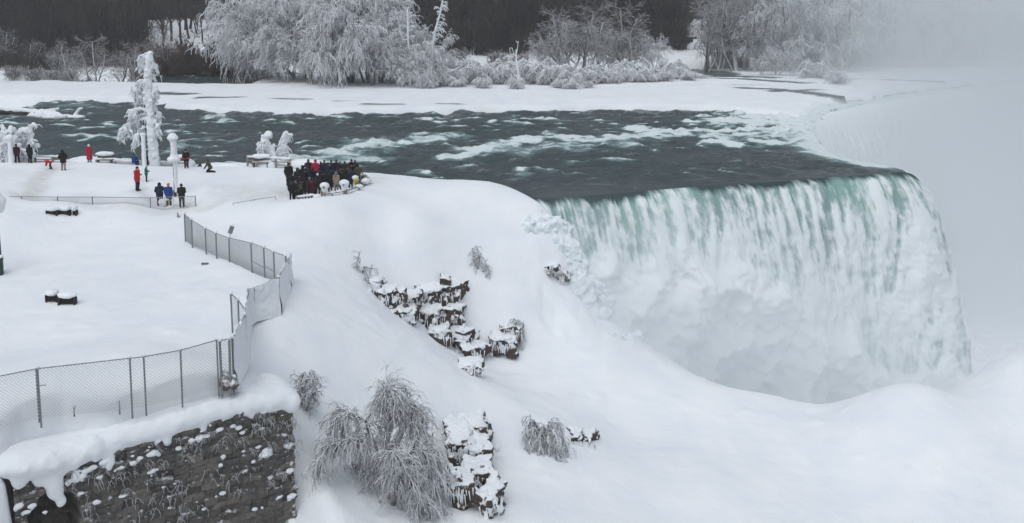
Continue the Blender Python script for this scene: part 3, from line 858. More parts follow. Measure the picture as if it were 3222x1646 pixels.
snag = tree_thing("frosted_snag", tree_rows(51, dict(PB, taper=.6, kids=[34, 5], nseg=[6, 3, 2], ratio=[.12, .6], grav=[0, -.5, -.9], rmin=.075, wob=.06), 17, .30, 1, .03), ICEW, ICEW)
snag2 = tree_thing("frosted_snag", tree_rows(52, dict(PB, taper=.7, kids=[26, 5], nseg=[5, 3, 2], ratio=[.13, .6], grav=[0, -.4, -.9], rmin=.075, wob=.05), 16.5, .25, 2, .12, 0), ICEW, ICEW)
plant(snag, far_spot(1356, 166), 0, .93, "tall white ice coated snag at the right end of the grove", "tree")
plant(snag2, far_spot(1290, 168), 1, .98, "forked white snag standing above the drooping grove edge", "tree")
plant(snag, far_spot(1185, 172), 2, 1.12, "tallest bare white snag rising out of the middle of the grove", "tree")
lone = tree_thing("frosted_snag", tree_rows(53, dict(PB, taper=.6, kids=[5, 2], nseg=[5, 4, 2], ratio=[.45, .4], grav=[0, .5, -.3], rmin=.07, wob=.08, **{'from': [.35, .2]}), 7.4, .2, 1, .02), ICEW, ICEW)
plant(lone, far_spot(1634, 166), 1.2, .95, "lone white snag rising above the low frosted shrubs", "tree")

def arch_rows(seed, n, h, spread, r, nt, droop=1.0):
    """arching stems with hanging, ice-laden twigs"""
    rng = np.random.default_rng(seed); S = []
    for i in range(n):
        a = rng.random() * 6.28; q = np.array([math.cos(a), math.sin(a), 0])
        p = q * spread * .25 * rng.random() + [0, 0, -.3]
        reach = spread * (.35 + .65 * rng.random()); hh = h * (.5 + .5 * rng.random())
        m = 8; pts = []
        for j in range(m + 1):
            t = j / m
            pts.append(p + q * reach * t ** 1.3 + np.array([0, 0, hh * (1 - (1 - 1.65 * t) ** 2) * (.9 if droop > .5 else 1)]) + rng.normal(0, .05 * h, 3) * (t > 0))
        for j in range(m):
            S.append((*pts[j], *pts[j + 1], r * (1 - .5 * j / m), r * (1 - .5 * (j + 1) / m), 0))
            for k in range(nt):
                f = rng.random(); c = pts[j] * (1 - f) + pts[j + 1] * f
                d = unit(np.array([rng.normal(0, .6), rng.normal(0, .6), .1]) + q * .4)
                L = h * .34 * (.5 + rng.random())
                for s in range(3):
                    d = unit(d + [0, 0, -.55 * droop]); e = c + d * L / 3
                    S.append((*c, *e, r * (.55 - .1 * s), r * (.45 - .1 * s), 1)); c = e
    return np.array(S)
sh = [tree_thing("frosted_shrub", arch_rows(60 + i, 20, 4.3, 3.0, .12, 6), ICEW, SHRUBW, 1, (4, 3)) for i in range(3)]
G5 = "low arching frosted shrubs on the island shore"
for k, (px, Y, s) in enumerate([(1420,176,1.0),(1465,178,1.3),(1500,172,1.1),(1545,176,1.0),(1590,172,.95),(1600,180,1.1),(1650,174,1.0),(1690,178,1.25),(1730,172,1.0),(1770,176,.9),(1800,170,.8),(1845,172,.75),(1880,176,.9),(1920,174,.7),(1960,178,.8),(2000,176,.7),
                                (2050,178,.75),(2090,178,.6),(1400,168,.9),(1440,166,.5),(1520,164,.5),(1620,163,.5),(1760,164,.45),(1795,162,.5),(1850,164,.35),(2140,184,.7),(2170,180,.5),(1340,164,.6),(1985,186,1.1),(2110,190,.9)]):
    plant(sh[k % 3], far_spot(px, Y), rng.random() * 6.28, (s * 1.1, s * 1.1, s), "low white shrub with arching ice laden stems along the island shore", "shrub", G5)
G6 = "mid height frosted trees in the light mist"
for px, Y, h, pr in [(1725,200,.50,1),(1770,196,1.25,5),(1800,203,1.45,4),(1840,198,1.3,5),(1885,204,.62,3),(1930,200,1.2,4),(1965,206,1.4,5),(1990,204,.42,2),(2060,200,.36,0),(2025,198,1.0,4),(1750,206,1.3,4)]:
    plant((gv + [half_tree, half_tree2])[pr], far_spot(px, Y), rng.random() * 6.28, h, "grey frosted tree behind the low arching shrubs in light mist", "tree", G6)
G7 = "trees on the far islet fading into the mist"
for px, Y, h, pr in [(2225,206,1.3,0),(2262,208,1.7,0),(2310,205,1.6,3),(2345,208,1.7,1),(2400,206,.78,1),(2450,205,.7,2),(2495,206,.85,0),(2440,192,.36,3),(2395,192,.30,2),(2540,212,1.0,1),(2600,214,1.0,2),(2660,212,1.05,3),(2720,216,1.0,0),(2780,216,1.05,1),(2840,218,1.0,2),(2900,220,1.0,3),(2970,222,1.0,0)]:
    pr_ = gv[pr] if px > 2350 else half_tree2
    plant(pr_, far_spot(px, Y), rng.random() * 6.28, h, "ghostly frosted tree fading into the waterfall mist" if px > 2350 else "dark tree at the bend of the misty side channel", "tree", G7 if px > 2350 else "dark trees at the misty side channel")
plant(sh[0], far_spot(2640, 172), 0, .7, "small white ice clump at the lip of the far falls", "shrub")
plant(sh[1], far_spot(2560, 186), 0, 1.0, "white ice coated shrub beside the misty side channel", "shrub")

# the shelter in the clearing between the misty trees
x, y, z = PY(2165, 165, 228); z = zfar(x, y)
st = tag(thing("shelter", (x, y, z)), "small dark shelter with a flat wide top in the snowy gap between misty trees", "shelter")
GREYW = mat("dark_timber", (.06, .06, .065), .8, var=.3, vscale=2)
V, Q = boxes([(0, 0, 2.1, 3.6, 2.4, .5, 0)]); build("roof", V, Q, GREYW, st, False)
V, Q = boxes([(-.1, 0, 1.0, 2.2, 1.6, 1.68, 0)]); build("wall", V, Q, GREYW, st, False)
V, Q = SDF().ell((0, 0, .1), (1.1, 1.4, .7)).ell((.7, -.8, .1), (.8, .7, 1.0)).mesh(.12, (.08, 1.2, 3)); build("snow_drift", V, Q, SNOW, st)

# ------------------------------------------------------------------ caked trees near the rail
def hit(px, py, y0=30.0, y1=95.0):
    Y = np.arange(y0, y1, .1); d = ray(px, py)
    x, z = d[0] / d[1] * Y, CAMH + d[2] / d[1] * Y
    g = land(x, Y); k = int(np.argmax(z < g))
    if not (z < g).any(): k = int(np.argmin(np.abs(Y - 86)))
    return np.array([x[k], Y[k], g[k]])
def place(px, Y):
    x = xw(px, Y); return np.array([x, Y, zland(x, Y)])
# tall iced tree, drawn as a skeleton in metres about its base
def iced(name, rows, h, m, loc, label, cat, ns=(.13, 2.6, 3), parts="trunk"):
    t = tag(thing(name, loc), label, cat)
    r3 = np.random.default_rng(len(label)); S = []
    for part, prims, mm in rows:
        for q in prims:
            a, b = np.array(q[0], float), np.array(q[1], float)
            for _ in range(int(3 + 7 * np.linalg.norm(b - a))):
                if q[2] > .3 and r3.random() < .75: continue
                p = a + (b - a) * r3.random() + r3.normal(0, q[2] * .55, 3); d = unit(r3.normal(0, .7, 3) + [0, 0, -.5]); L = .15 + .45 * r3.random()
                e = p + d * L * .5; f = e + unit(d + [0, 0, -1.3]) * L * .6; w = .035 + .03 * r3.random()
                S.append((*p, *e, w * 1.3, w)); S.append((*e, *f, w, w * .4))
        s = SDF()
        for q in prims: s.cap(q[0], q[1], q[2], q[3], .06)
        V, Q = s.mesh(h, ns); build(part, V, Q, mm, t)
    V, Q = tubes(S, 4); tag(build("icicles", V, Q, ICEW, t), kind="stuff")
    return t
rng = np.random.default_rng(8)
trunk = [((.28,0,-.4),(.1,0,3.0),.46,.40),((.1,0,3.0),(.0,0,6.0),.40,.36),((0,0,6.0),(.0,0,8.2),.34,.33),((.0,0,8.2),(.25,.0,10.2),.36,.30)]
lump = []
for z in np.linspace(4.4, 10.2, 26):
    a = rng.random() * 6.28; o = .28 * (1 if z > 8 else 1.2)
    c = np.array([.12 + math.cos(a) * o, math.sin(a) * o, z]); lump.append((c, c + [rng.normal(0, .14), 0, -.3], .15, .07))
limbs = []
def limb(p, q, r, hang):
    p, q = np.array(p, float), np.array(q, float)
    mid = (p + q) / 2 + [0, 0, .25]
    limbs.append((p, mid, r * .8, r * .7)); limbs.append((mid, q, r * .7, r * .5))
    for k in range(hang):
        f = .25 + .75 * rng.random(); c = mid + (q - mid) * f + rng.normal(0, .1, 3)
        L = .45 + .75 * rng.random()
        limbs.append((c, c + [rng.normal(0, .18), rng.normal(0, .1), -L], .13, .05))
for p, q, r, hg in [((0,0,4.6),(-1.9,-.2,3.2),.17,9),((0,0,4.9),(-1.4,.3,4.0),.16,8),((-.1,0,5.2),(-1.1,-.4,5.0),.15,5),((0,0,6.3),(-.9,.2,6.6),.13,4),((0,0,6.9),(-.95,-.2,7.3),.12,4),((0,0,7.6),(-.7,.2,7.7),.12,3),
                    ((.1,0,4.3),(.8,-.2,3.6),.15,4),((.1,0,5.2),(.85,.2,4.6),.14,4),((.1,0,6.9),(.75,0,7.0),.13,3),((.1,0,7.3),(.6,.1,6.6),.12,2),((.1,0,9.3),(-.5,0,9.7),.10,2),((.2,0,9.6),(.65,0,9.0),.10,2),((-.6,0,3.6),(-1.0,0,2.6),.12,5),((.1,0,10.0),(-.35,0,10.05),.09,1)]:
    if q[0] < -.2: q = (q[0] * 1.5, q[1], q[2] - .1)
    limb(p, q, r, hg + 2)
base = place(466, 85.0)
iced("iced_tree", [("trunk", trunk, ICE), ("crown", lump + limbs, ICEW)], .06, ICE, base, "tall snow caked tree with stripped trunk beside the river rail", "tree")
# two caked stumps by the viewpoint
def fringe(c, n, wx, L, r=.09):
    out = []
    for _ in range(n):
        p = np.array(c) + [rng.normal(0, wx), rng.normal(0, .15), rng.normal(0, .12)]
        out.append((p, p + [rng.normal(-.06, .12), rng.normal(0, .06), -L * (.4 + .8 * rng.random())], r, r * .4))
    return out
tw1 = [((.95,0,-.3),(.45,0,.8),.27,.22),((.45,0,.8),(-.05,0,1.7),.24,.22),((-.05,0,1.7),(-.3,0,2.4),.24,.3),((.1,.1,1.3),(.35,.1,2.0),.16,.12)] + fringe((-.6,0,2.1),16,.22,1.1) + fringe((-.25,0,2.2),8,.25,.7)
tw2 = [((1.15,0,-.3),(1.2,0,1.2),.30,.24),((1.2,0,1.2),(1.3,0,2.5),.26,.24),((1.3,0,2.5),(1.4,0,3.0),.24,.2),((1.1,0,.7),(.75,0,1.5),.17,.16),((.75,0,1.5),(.95,0,2.3),.16,.15),((.95,0,2.3),(1.2,0,2.7),.14,.14)] + fringe((1.35,-.1,1.9),12,.16,.8) + fringe((.95,-.1,1.6),10,.2,.7) + fringe((1.55,0,2.7),5,.15,.4)
b2 = place(842, 83.5)
iced("iced_tree", [("trunk", tw1, ICE), ("crown", [((-.45,0,2.75),(-.05,0,2.95),.30,.34),((-.55,.05,2.35),(-.35,.05,2.7),.28,.3)], ICEW)], .055, ICE, b2, "stooping snow caked stump leaning left by the river rail", "tree")
iced("iced_tree", [("trunk", tw2, ICE), ("crown", [((1.3,0,2.7),(1.4,0,3.02),.26,.24),((1.35,-.05,3.05),(1.9,0,2.92),.17,.13)], ICEW)], .055, ICE, b2 + [0.0, .3, 0], "upright snow caked stump with a beak shaped top by the crowded viewpoint", "tree")
V, Q = SDF().ell((0,0,0),(1.25,.8,.62)).ell((-.6,.1,0),(.8,.6,.45)).mesh(.1,(.06,1.1,5)); o = build("snow_mound", V, Q, SNOW); o.location = place(842, 82.2) + [0,0,.2]; tag(o, kind="structure")
# iced thicket at the left edge
def thicket(seed, w, h, n):
    r2 = np.random.default_rng(seed); pr = []
    for i in range(n):
        x = r2.normal(0, w * .45); z = h * (.3 + .7 * r2.random()) * (1 - .25 * abs(x) / w)
        p = np.array([x * .5, r2.normal(0, .3), -.2]); q = np.array([x, r2.normal(0, .4), z])
        pr.append((p, q, .11, .15))
        for k in range(5):
            c = p + (q - p) * (.35 + .65 * r2.random()); pr.append((c, c + [r2.normal(0, .45), r2.normal(0, .3), -.5 * r2.random() - .2], .15, .06))
    return pr
iced("iced_shrub", [("trunk", thicket(3, 1.3, 4.4, 12), ICE), ("crown", thicket(13, .9, 4.3, 8), ICEW)], .06, ICE, place(8, 84.5), "tall ice caked thicket at the left end of the river rail", "shrub")
iced("iced_shrub", [("trunk", thicket(4, .9, 3.4, 11), ICE), ("crown", [((.2,0,2.9),(.95,0,3.55),.2,.18),((.95,0,3.55),(1.25,0,3.4),.2,.16),((-.3,0,3.0),(.3,0,3.1),.25,.3),((.5,0,1.2),(.6,0,2.9),.3,.3)] + thicket(14, .7, 3.2, 6), ICEW)], .06, ICE, place(62, 86.0), "ice caked shrub with one raised knob beside the river rail", "shrub")

# ------------------------------------------------------------------ weeping frosted bushes on the slope
def weep_rows(seed, limbs, nt, r, tl, droop=.5, bias=(0, 0, 0)):
    rng = np.random.default_rng(seed); S = []
    for L in limbs:
        L = [np.array(p, float) for p in L]; m = len(L) - 1
        C = []
        for j in range(m):
            for k in range(5): C.append(L[j] + (L[j + 1] - L[j]) * k / 5)
        C.append(L[-1]); C = [c + rng.normal(0, .03, 3) for c in C]; n = len(C) - 1
        for j in range(n):
            S.append((*C[j], *C[j + 1], max(r * (1 - j / n), .055), max(r * (1 - (j + 1) / n), .05), 0))
            if j < n * .18: continue
            for k in range(nt):
                c = C[j] + (C[j + 1] - C[j]) * rng.random()
                d = unit(rng.normal(0, .8, 3) + [0, -.15, .25] + np.array(bias) + unit(C[j + 1] - C[j]) * .8)
                ln = tl * (.45 + .9 * rng.random()); q = 5
                for s in range(q):
                    d = unit(d + [0, 0, -droop * (.5 + s * .25)] + rng.normal(0, .12, 3)); e = c + d * ln / q
                    S.append((*c, *e,   .036 - .005 * s, .031 - .005 * s, 1))
                    if s in (1, 2, 3):
                        for _ in range(2):
                            d2 = unit(d + rng.normal(0, .55, 3) + [0, 0, -droop]); f = e + d2 * ln * .22
                            S.append((*e, *f, .013, .010, 1))
                            S.append((*f, *(f + unit(d2 + [0, 0, -droop * 1.5]) * ln * .18), .010, .008, 1))
                    c = e
    return np.array(S)
RIMEN = frosted_material("rimed_near_twigs", (.060, .052, .047), (.80, .81, .84), -.55, .42, 1.2, 1.1)
def bush(px, py, Y, limbs, nt, r, tl, droop, label, seed, bias=(0, 0, 0), name="frosted_bush", at=None):
    if at: Y = hit(*at)[1] - .35
    base = PY(px, py, Y)
    L = [[PY(qx, qy, Y + dy) - base for qx, qy, dy in l] for l in limbs]
    t = tree_thing(name, weep_rows(seed, L, nt, r, tl, droop, bias), RIMET, RIMEN, 1, (5, 3))
    t.location = base
    return tag(t, label, "bush")
bush(1215, 1690, 42.0, [[(1215,1700,0),(1205,1560,0),(1195,1450,0),(1150,1320,-.3),(1090,1290,-.5),(1055,1330,-.8)],
                        [(1215,1700,0),(1225,1480,0),(1215,1330,.2),(1210,1240,.2),(1225,1215,.2),(1255,1250,.1)],
                        [(1200,1500,0),(1170,1400,-.3),(1120,1380,-.8),(1050,1400,-1.2),(1000,1450,-1.4)],
                        [(1225,1480,0),(1270,1330,.2),(1320,1330,.3),(1370,1420,.2),(1400,1540,0)],
                        [(1225,1560,0),(1290,1420,-.4),(1340,1420,-.5),(1370,1520,-.6),(1390,1640,-.6)],
                        [(1215,1600,0),(1260,1470,-.9),(1310,1480,-1.1),(1340,1600,-1.2)],
                        [(1200,1560,0),(1150,1470,.8),(1090,1450,1.1),(1030,1490,1.4)],
                        [(1210,1420,.1),(1240,1290,.5),(1290,1270,.6),(1330,1330,.8)],
                        [(1230,1620,-.3),(1250,1500,-1.0),(1240,1420,-1.1),(1290,1500,-1.2),(1310,1640,-1.2)],
                        [(1205,1640,0),(1150,1560,.2),(1100,1540,.3),(1010,1530,.5)]],
     9, .17, 1.15, .45, "large weeping frosted bush on the slope in front of the rock face", 71, (-.12, 0, 0))
bush(1262, 1690, 41.2, [[(1262,1700,0),(1258,1600,0),(1260,1500,0),(1258,1440,0)]], 1, .16, .4, .4, "broken white iced trunk standing inside the weeping bush", 73, name="frosted_bush")
bush(1715, 1470, 54.0, [[(1705,1400,.4),(1695,1345,.3),(1668,1318,0),(1650,1365,-.5)],[(1715,1390,.3),(1728,1325,.2),(1762,1330,0),(1788,1420,-.5)],[(1715,1390,.2),(1712,1340,-.2),(1702,1370,-.6),(1692,1470,-1.3)],
                        [(1720,1390,.2),(1740,1350,-.2),(1752,1390,-.7),(1762,1480,-1.3)],[(1705,1400,.2),(1680,1345,-.2),(1668,1390,-.6),(1672,1440,-1.0)],[(1715,1395,.2),(1725,1370,-.3),(1728,1430,-.8),(1722,1500,-1.4)]],
     6, .05, .62, .9, "ragged drooping frosted bush alone on the right slope", 72, at=(1715,1400))
bush(950, 1330, 43.6, [[(945,1330,0),(950,1260,0),(965,1200,0),(990,1190,-.2)],[(940,1320,0),(935,1250,.1),(945,1190,.1),(975,1170,.1)],[(950,1330,0),(975,1260,-.2),(995,1230,-.3)]], 6, .04, .6, .5, "thin brown frosted bush growing beside the wall corner", 74, at=(950,1260))
bush(1505, 860, 68.6, [[(1510,865,0),(1495,820,0),(1485,780,0)],[(1515,862,0),(1530,830,-.1),(1545,855,-.3)],[(1500,850,0),(1510,810,0),(1500,775,0)]], 3, .035, .55, .5, "sparse brown twigs poking from the snow below the ridge", 75, at=(1510,835))
bush(1145, 880, 61.0, [[(1130,880,0),(1122,830,0),(1130,795,0)],[(1135,870,0),(1150,840,0),(1175,845,-.1)],[(1110,870,0),(1105,850,0)],[(1160,930,-.4),(1165,890,-.4),(1150,880,-.5)]], 3, .035, .5, .5, "sparse brown twigs poking from the snow above the dark outcrop", 76, at=(1135,850))
bush(1615, 1100, 64.5, [[(1600,1060,.2),(1615,1010,0),(1632,1030,-.2),(1632,1110,-.4)],[(1610,1040,.1),(1625,1010,-.1),(1640,1060,-.3)]], 9, .05, .8, .9, "frosted twigs hanging over the small right hand outcrop", 77, at=(1610,1060))
bush(1735, 870, 69.6, [[(1720,870,0),(1728,850,0),(1745,858,-.1)],[(1770,872,0),(1762,855,0),(1780,865,-.1)]], 3, .03, .4, .5, "few dark twigs on the icy knob beside the falls", 78, at=(1740,862))

# ------------------------------------------------------------------ stone retaining wall
STEEL = frosted_material("galvanised_steel", (.23, .24, .25), (.75, .77, .8), .5, 1.3, 3.0, .5)
WIRE = mat("fence_wire", (.60, .61, .63), .8)
BROWNS = frosted_material("weathered_timber", (.16, .11, .08), (.8, .82, .84), .1, .7, 2.0, .5)
rngw = np.random.default_rng(17)
wt = tag(thing("stone_wall", (WA[0], WA[1], 0), math.atan2(WU[1], WU[0])), "dark stone retaining wall with icicles under a thick snow cap below the near fence", "wall")
RET = 1.6
uu = np.arange(0, WL + RET + .001, .045); vv = np.arange(-9.0, -2.2, .045)
Ug, Vg = np.meshgrid(uu, vv, indexing='ij')
rowh = .30; Vw = Vg + .16 * noise(Ug * .45, Vg * .6, 0, 5) + .07 * noise(Ug * 1.6, Vg * 1.6, 0, 55); Uw = Ug + .16 * noise(Ug * 1.1, Vg * 1.3, 0, 56); rows_ = np.floor(Vw / rowh)
off = (_h(rows_, rows_ * 0, rows_ * 0, 3) % 1000) / 1000.0
ln = .45 + .45 * ((_h(rows_, rows_ * 0 + 7, rows_ * 0, 5) % 1000) / 1000.0)
cu = (Uw / ln + off); ci = np.floor(cu)
fu = np.abs(cu - ci - .5) * 2; fv = np.abs(Vw / rowh - np.floor(Vw / rowh) - .5) * 2
rid = _h(ci, rows_, rows_ * 0, 9)
pro = (rid % 1000) / 1000.0
disp = .13 * (pro - .5) + .13 * (((rid >> 10) % 100) > 90) * (1 - fv ** 6) - .07 * np.maximum(sstep(.84, 1, fu), sstep(.82, 1, fv)) + .06 * fbm(Ug * 3.2, Vg * 3.6, 0, 4, 6, .65) + .10 * fbm(Ug * .7, Vg * .7, 0, 2, 7)
Uo, Zo = DRAIN       # drain opening
el = np.hypot((Ug - Uo) / .95, (Vg - Zo) / 1.25) + .10 * noise(Ug * 2, Vg * 2, 0, 8)
disp = disp - 1.5 * sstep(1.04, .90, el)
front = Ug <= WL
Lx = np.where(front, Ug, WL); Ly = np.where(front, 0.0, Ug - WL)
rc = sstep(WL - .35, WL + .35, Ug)
nxv, nyv = np.sin(rc * math.pi / 2), -np.cos(rc * math.pi / 2)
Px, Py_ = Lx + nxv * disp - .12 * np.minimum(rc, 1 - rc), Ly + nyv * disp
m, t, b = newmat("wall_stone")
ob = t.obj()
tone = t.attr("tone")
c1 = t.mix(tone, (.040, .037, .035), (.185, .170, .150))
c1 = t.mix(t.rng(t.noise(ob, .6, 3), .45, .75), c1, (.060, .058, .060))
c1 = t.mix(t.rng(t.noise(ob, 9, 4, .7), .35, .75, 0, .6), c1, (.20, .18, .16))
fr = t.math('ADD', t.math('ADD', t.nz(), t.math('MULTIPLY', t.math('SUBTRACT', t.noise(ob, 2.6, 6, .74), .5), 3.3)), t.attr("rime"))
t.put(b.inputs["Base Color"], t.mix(t.rng(fr, .54, .92), c1, (.74, .76, .79)))
b.inputs["Roughness"].default_value = .85
bp = t.new("Bump"); bp.inputs["Distance"].default_value = .05; t.put(bp.inputs["Height"], t.noise(ob, 7, 5, .7)); t.put(b.inputs["Normal"], bp.outputs[0])
WALLM = m
rime = .55 * sstep(WL - .7, WL + .2, Ug) + .35 * sstep(-4.6, -2.8, Vg) - .1 + .25 * sstep(.6, .0, Ug) - .5 * sstep(1.15, .95, el)
wf = gridfaces(len(uu), len(vv))
def wl(px, py):
    """wall-local u, z of a picture point on the wall face"""
    d = ray(px, py)
    k = ((WA[0]) * WN[0] + WA[1] * WN[1]) / (d[0] * WN[0] + d[1] * WN[1])
    q = d * k
    return (q[0] - WA[0]) * WU[0] + (q[1] - WA[1]) * WU[1], q[2] + CAMH
edge = [(30,1490),(75,1500),(120,1492),(160,1500),(200,1490),(235,1470),(262,1445),(300,1412),(345,1440),(380,1395),(430,1388),(480,1378),(525,1375),(560,1350),(600,1338),(660,1322),(720,1305),(780,1296),(840,1285),(885,1278),(920,1290)]
ed = [wl(*e) for e in edge]
topz = np.interp(Ug, [q[0] for q in ed], [q[1] for q in ed]) + .14
wf = wf[(Vg < topz).ravel()[wf].all(1)]
build("masonry", np.stack([Px, Py_, Vg], -1), wf, WALLM, wt, True, {"tone": ((rid >> 4) % 997) / 997.0, "rime": rime})
s = SDF()
eu, ez = np.array([q[0] for q in ed]), np.array([q[1] for q in ed])
us = np.linspace(eu[0], eu[-1], 26); zs = np.interp(us, eu, ez); zs = np.convolve(np.pad(zs, 4, 'edge'), np.ones(9) / 9, 'valid')
for (u0, z0), (u1, z1) in zip(ed[:-1], ed[1:]): s.cap((u0, .04, z0 + .17), (u1, .04, z1 + .17), .18, .18, .2)
for u0, u1, z0, z1 in zip(us[:-1], us[1:], zs[:-1], zs[1:]):
    for v_, dz, r in ((.30, .22, .32), (.7, .22, .38), (1.2, .18, .42), (1.8, .06, .42)): s.cap((u0, v_, z0 + dz), (u1, v_, z1 + dz), r, r, .35)
s.cap((WL - .05, .15, ed[-1][1] + .28), (WL, 2.2, ed[-1][1] + .35), .36, .45, .3)
s.cap((WL - .4, .8, ed[-1][1] + .3), (WL - .3, 2.6, ed[-1][1] + .3), .55, .6, .3)
for px, py in [(90,1465),(130,1460),(170,1455),(60,1470)]:
    u, z = wl(px, py); s.ell((u, .3, z), (.5, .7, .35), .3)
for px, py, r in [(175,1540,.30),(165,1510,.34),(190,1575,.2),(345,1450,.2),(340,1470,.13),(525,1385,.17),(300,1425,.2),(300,1440,.12),(640,1345,.16),(240,1500,.2),(120,1510,.22),(60,1510,.28),(700,1315,.12),(790,1305,.13)]:
    u, z = wl(px, py); s.ell((u, -.05, z), (r, r * .8, r * 1.25), .12)
V, Q = s.mesh(.07, (.04, 2.2, 4)); build("snow_cap", V, Q, SNOW, wt)
s = SDF()
for px, py, r in [(835,1428,.22),(840,1415,.18),(700,1435,.12),(630,1375,.17),(600,1385,.14),(650,1370,.13),(480,1425,.18),(440,1440,.14),(420,1455,.12),(475,1495,.08),(330,1450,.2),(290,1470,.14),(270,1480,.12),(560,1410,.12),(380,1470,.11),(250,1500,.16),(215,1515,.14),(100,1590,.13),(140,1610,.10),(310,1500,.1),(700,1550,.12),(640,1600,.09),(255,1550,.12),(60,1590,.16),(80,1610,.12),(730,1340,.12),(690,1350,.13),(760,1360,.1),(770,1480,.09),(850,1500,.1),(880,1560,.12),(905,1400,.16),(910,1480,.16),(915,1560,.18),(920,1640,.2),(545,1520,.07),(800,1600,.1)]:
    u, z = wl(px, py); s.ell((u, -.06, z), (r * (1 + .5 * rngw.random()), r * .75, r * .7), .05)
    s.ell((u + .12 * rngw.normal(), -.04, z - r * .6), (r * .5, r * .5, r * .6), .05)
for _ in range(48):
    u = WL * (.12 + .86 * rngw.random()); z = -2.8 - .6 * (1 - u / WL) - 3.2 * rngw.random() ** 1.7
    if math.hypot((u - Uo) / .95, (z - Zo) / 1.25) < 1.15: continue
    r = .03 + .07 * rngw.random() ** 2; s.ell((u, -.08, z), (r * (1 + 1.5 * rngw.random()), r, r * (.6 + .8 * rngw.random())), .03)
V, Q = s.mesh(.035, (.03, 4.0, 9)); tag(build("snow_clumps", V, Q, SNOW, wt), kind="stuff")
S = []
for k in range(430):
    u = WL * (.05 + .98 * rngw.random()); z = -2.9 - .55 * (1 - u / WL) - 3.6 * rngw.random() ** 1.3
    if math.hypot((u - Uo) / .95, (z - Zo) / 1.25) < 1.1: continue
    if noise(u * .8, z * .8, 0, 12) < -.12: continue
    for q in range(int(rngw.integers(2, 7))):
        p = np.array([u + rngw.normal(0, .07), -.07, z]); d = unit(np.array([rngw.normal(0, .5), -.5, -.1 + .3 * rngw.random()])); L = .06 + .46 * rngw.random() ** 2.2
        for j in range(3):
            d = unit(d + [rngw.normal(0, .45), .08, -.75]); e = p + d * L / 3; S.append((*p, *e, .015, .009)); p = e
V, Q = tubes(S, 3); tag(build("frozen_weeds", V, Q, frosted_material("frozen_weeds", (.10, .085, .07), (.62, .63, .65), -.6, .5, 3, .9), wt), kind="stuff")

# ------------------------------------------------------------------ rock outcrops
ROCK = frosted_material("outcrop_rock", (.075, .060, .049), (.80, .815, .84), .30, .55, 2.4, .95)
def outcrop(name_label, blocks, seed, ice=(), h=.085, clumps=9, fw=.75):
    r2 = np.random.default_rng(seed)
    blocks = [(px, py, hit(px, py)[1] - fw, sx, sz) for px, py, _, sx, sz in blocks]
    c0 = np.mean([PY(px, py, Y) for px, py, Y, *_ in blocks], 0)
    t = tag(thing("rock_outcrop", c0), name_label, "rock")
    s, sc, S = SDF(), SDF(), []
    for px, py, Y, sx, sz in blocks:
        c = PY(px, py, Y) - c0
        s.box(c + [0, .9, 0], (sx * 1.15, 1.0, sz * 1.1), .12, .3, r2.normal(0, .3))
        for _ in range(3): s.box(c + [r2.normal(0, sx * .5), .5 + r2.normal(0, .15), r2.normal(0, sz * .7)], (sx * (.3 + .3 * r2.random()), .6, sz * .28), .03, .02, r2.normal(0, .35))
        sc.ell(c + [r2.normal(0, .1), .85, sz + .02], (sx * .95, .85, .07 + .07 * r2.random()), .15)
        for _ in range(clumps):
            q = c + [r2.normal(0, sx * .7), -.14 + r2.normal(0, .06), r2.normal(0, sz * .7)]
            w = .035 + .075 * r2.random() ** 1.5; sc.ell(q, (w * (1 + r2.random()), w, w * (1.0 + 2.6 * r2.random())), .04)
        for _ in range(28):
            p = c + [r2.normal(0, sx * .7), -.22, sz * (1 - .9 * r2.random())]
            S.append((*p, *(p + [r2.normal(0, .03), 0, -.15 - .5 * r2.random()]), .04, .010))
    V, Q = s.mesh(h, (.30, 1.3, seed)); build("rock_face", V, Q, ROCK, t)
    V, Q = sc.mesh(h * .8, (.035, 3.0, seed + 1)); build("snow_cover", V, Q, SNOW, t)
    V, Q = tubes(S, 5); tag(build("icicles", V, Q, ICEW, t), kind="stuff")
    return t
outcrop("broad dark outcrop hung with snow clumps in the middle of the slope", [(1215,945,60.6,.75,.55),(1275,965,61.0,.75,.65),(1275,1000,60.4,.5,.35),(1345,945,61.6,.8,.6),(1340,1010,60.6,.75,.6),(1415,935,62.0,.8,.75),(1410,1010,61.0,.8,.75),(1445,1085,60.2,.85,.55),(1380,1065,59.6,.6,.45),(1480,1115,59.4,.8,.42),(1180,905,60.8,.4,.35),(1475,1165,58.2,.6,.2)], 3)
outcrop("small dark overhanging knob right of the broad outcrop", [(1585,1095,62.6,.75,.55),(1612,1055,63.0,.6,.5)], 7, fw=.9)
outcrop("tall dark rock face beside the large weeping bush", [(1480,1380,45.6,.55,.65),(1500,1450,45.2,.55,.6),(1440,1440,45.6,.5,.7),(1500,1530,45.2,.6,.65),(1450,1560,44.6,.5,.6),(1545,1590,44.8,.35,.4),(1430,1370,46.4,.35,.3),(1510,1400,46.6,.35,.45)], 12, h=.065, fw=1.15, clumps=4)
outcrop("rime covered stones on the icy knob at the edge of the falls", [(1745,850,71.2,.5,.3),(1780,872,71.0,.4,.25)], 22, fw=.3)
outcrop("little dark stone just right of the drooping bush", [(1815,1393,54.6,.22,.2)], 25, h=.05, clumps=3, fw=.15)
outcrop("narrow dark stone standing farthest right on the slope", [(1858,1405,54.4,.13,.26)], 26, h=.05, clumps=2, fw=.15)
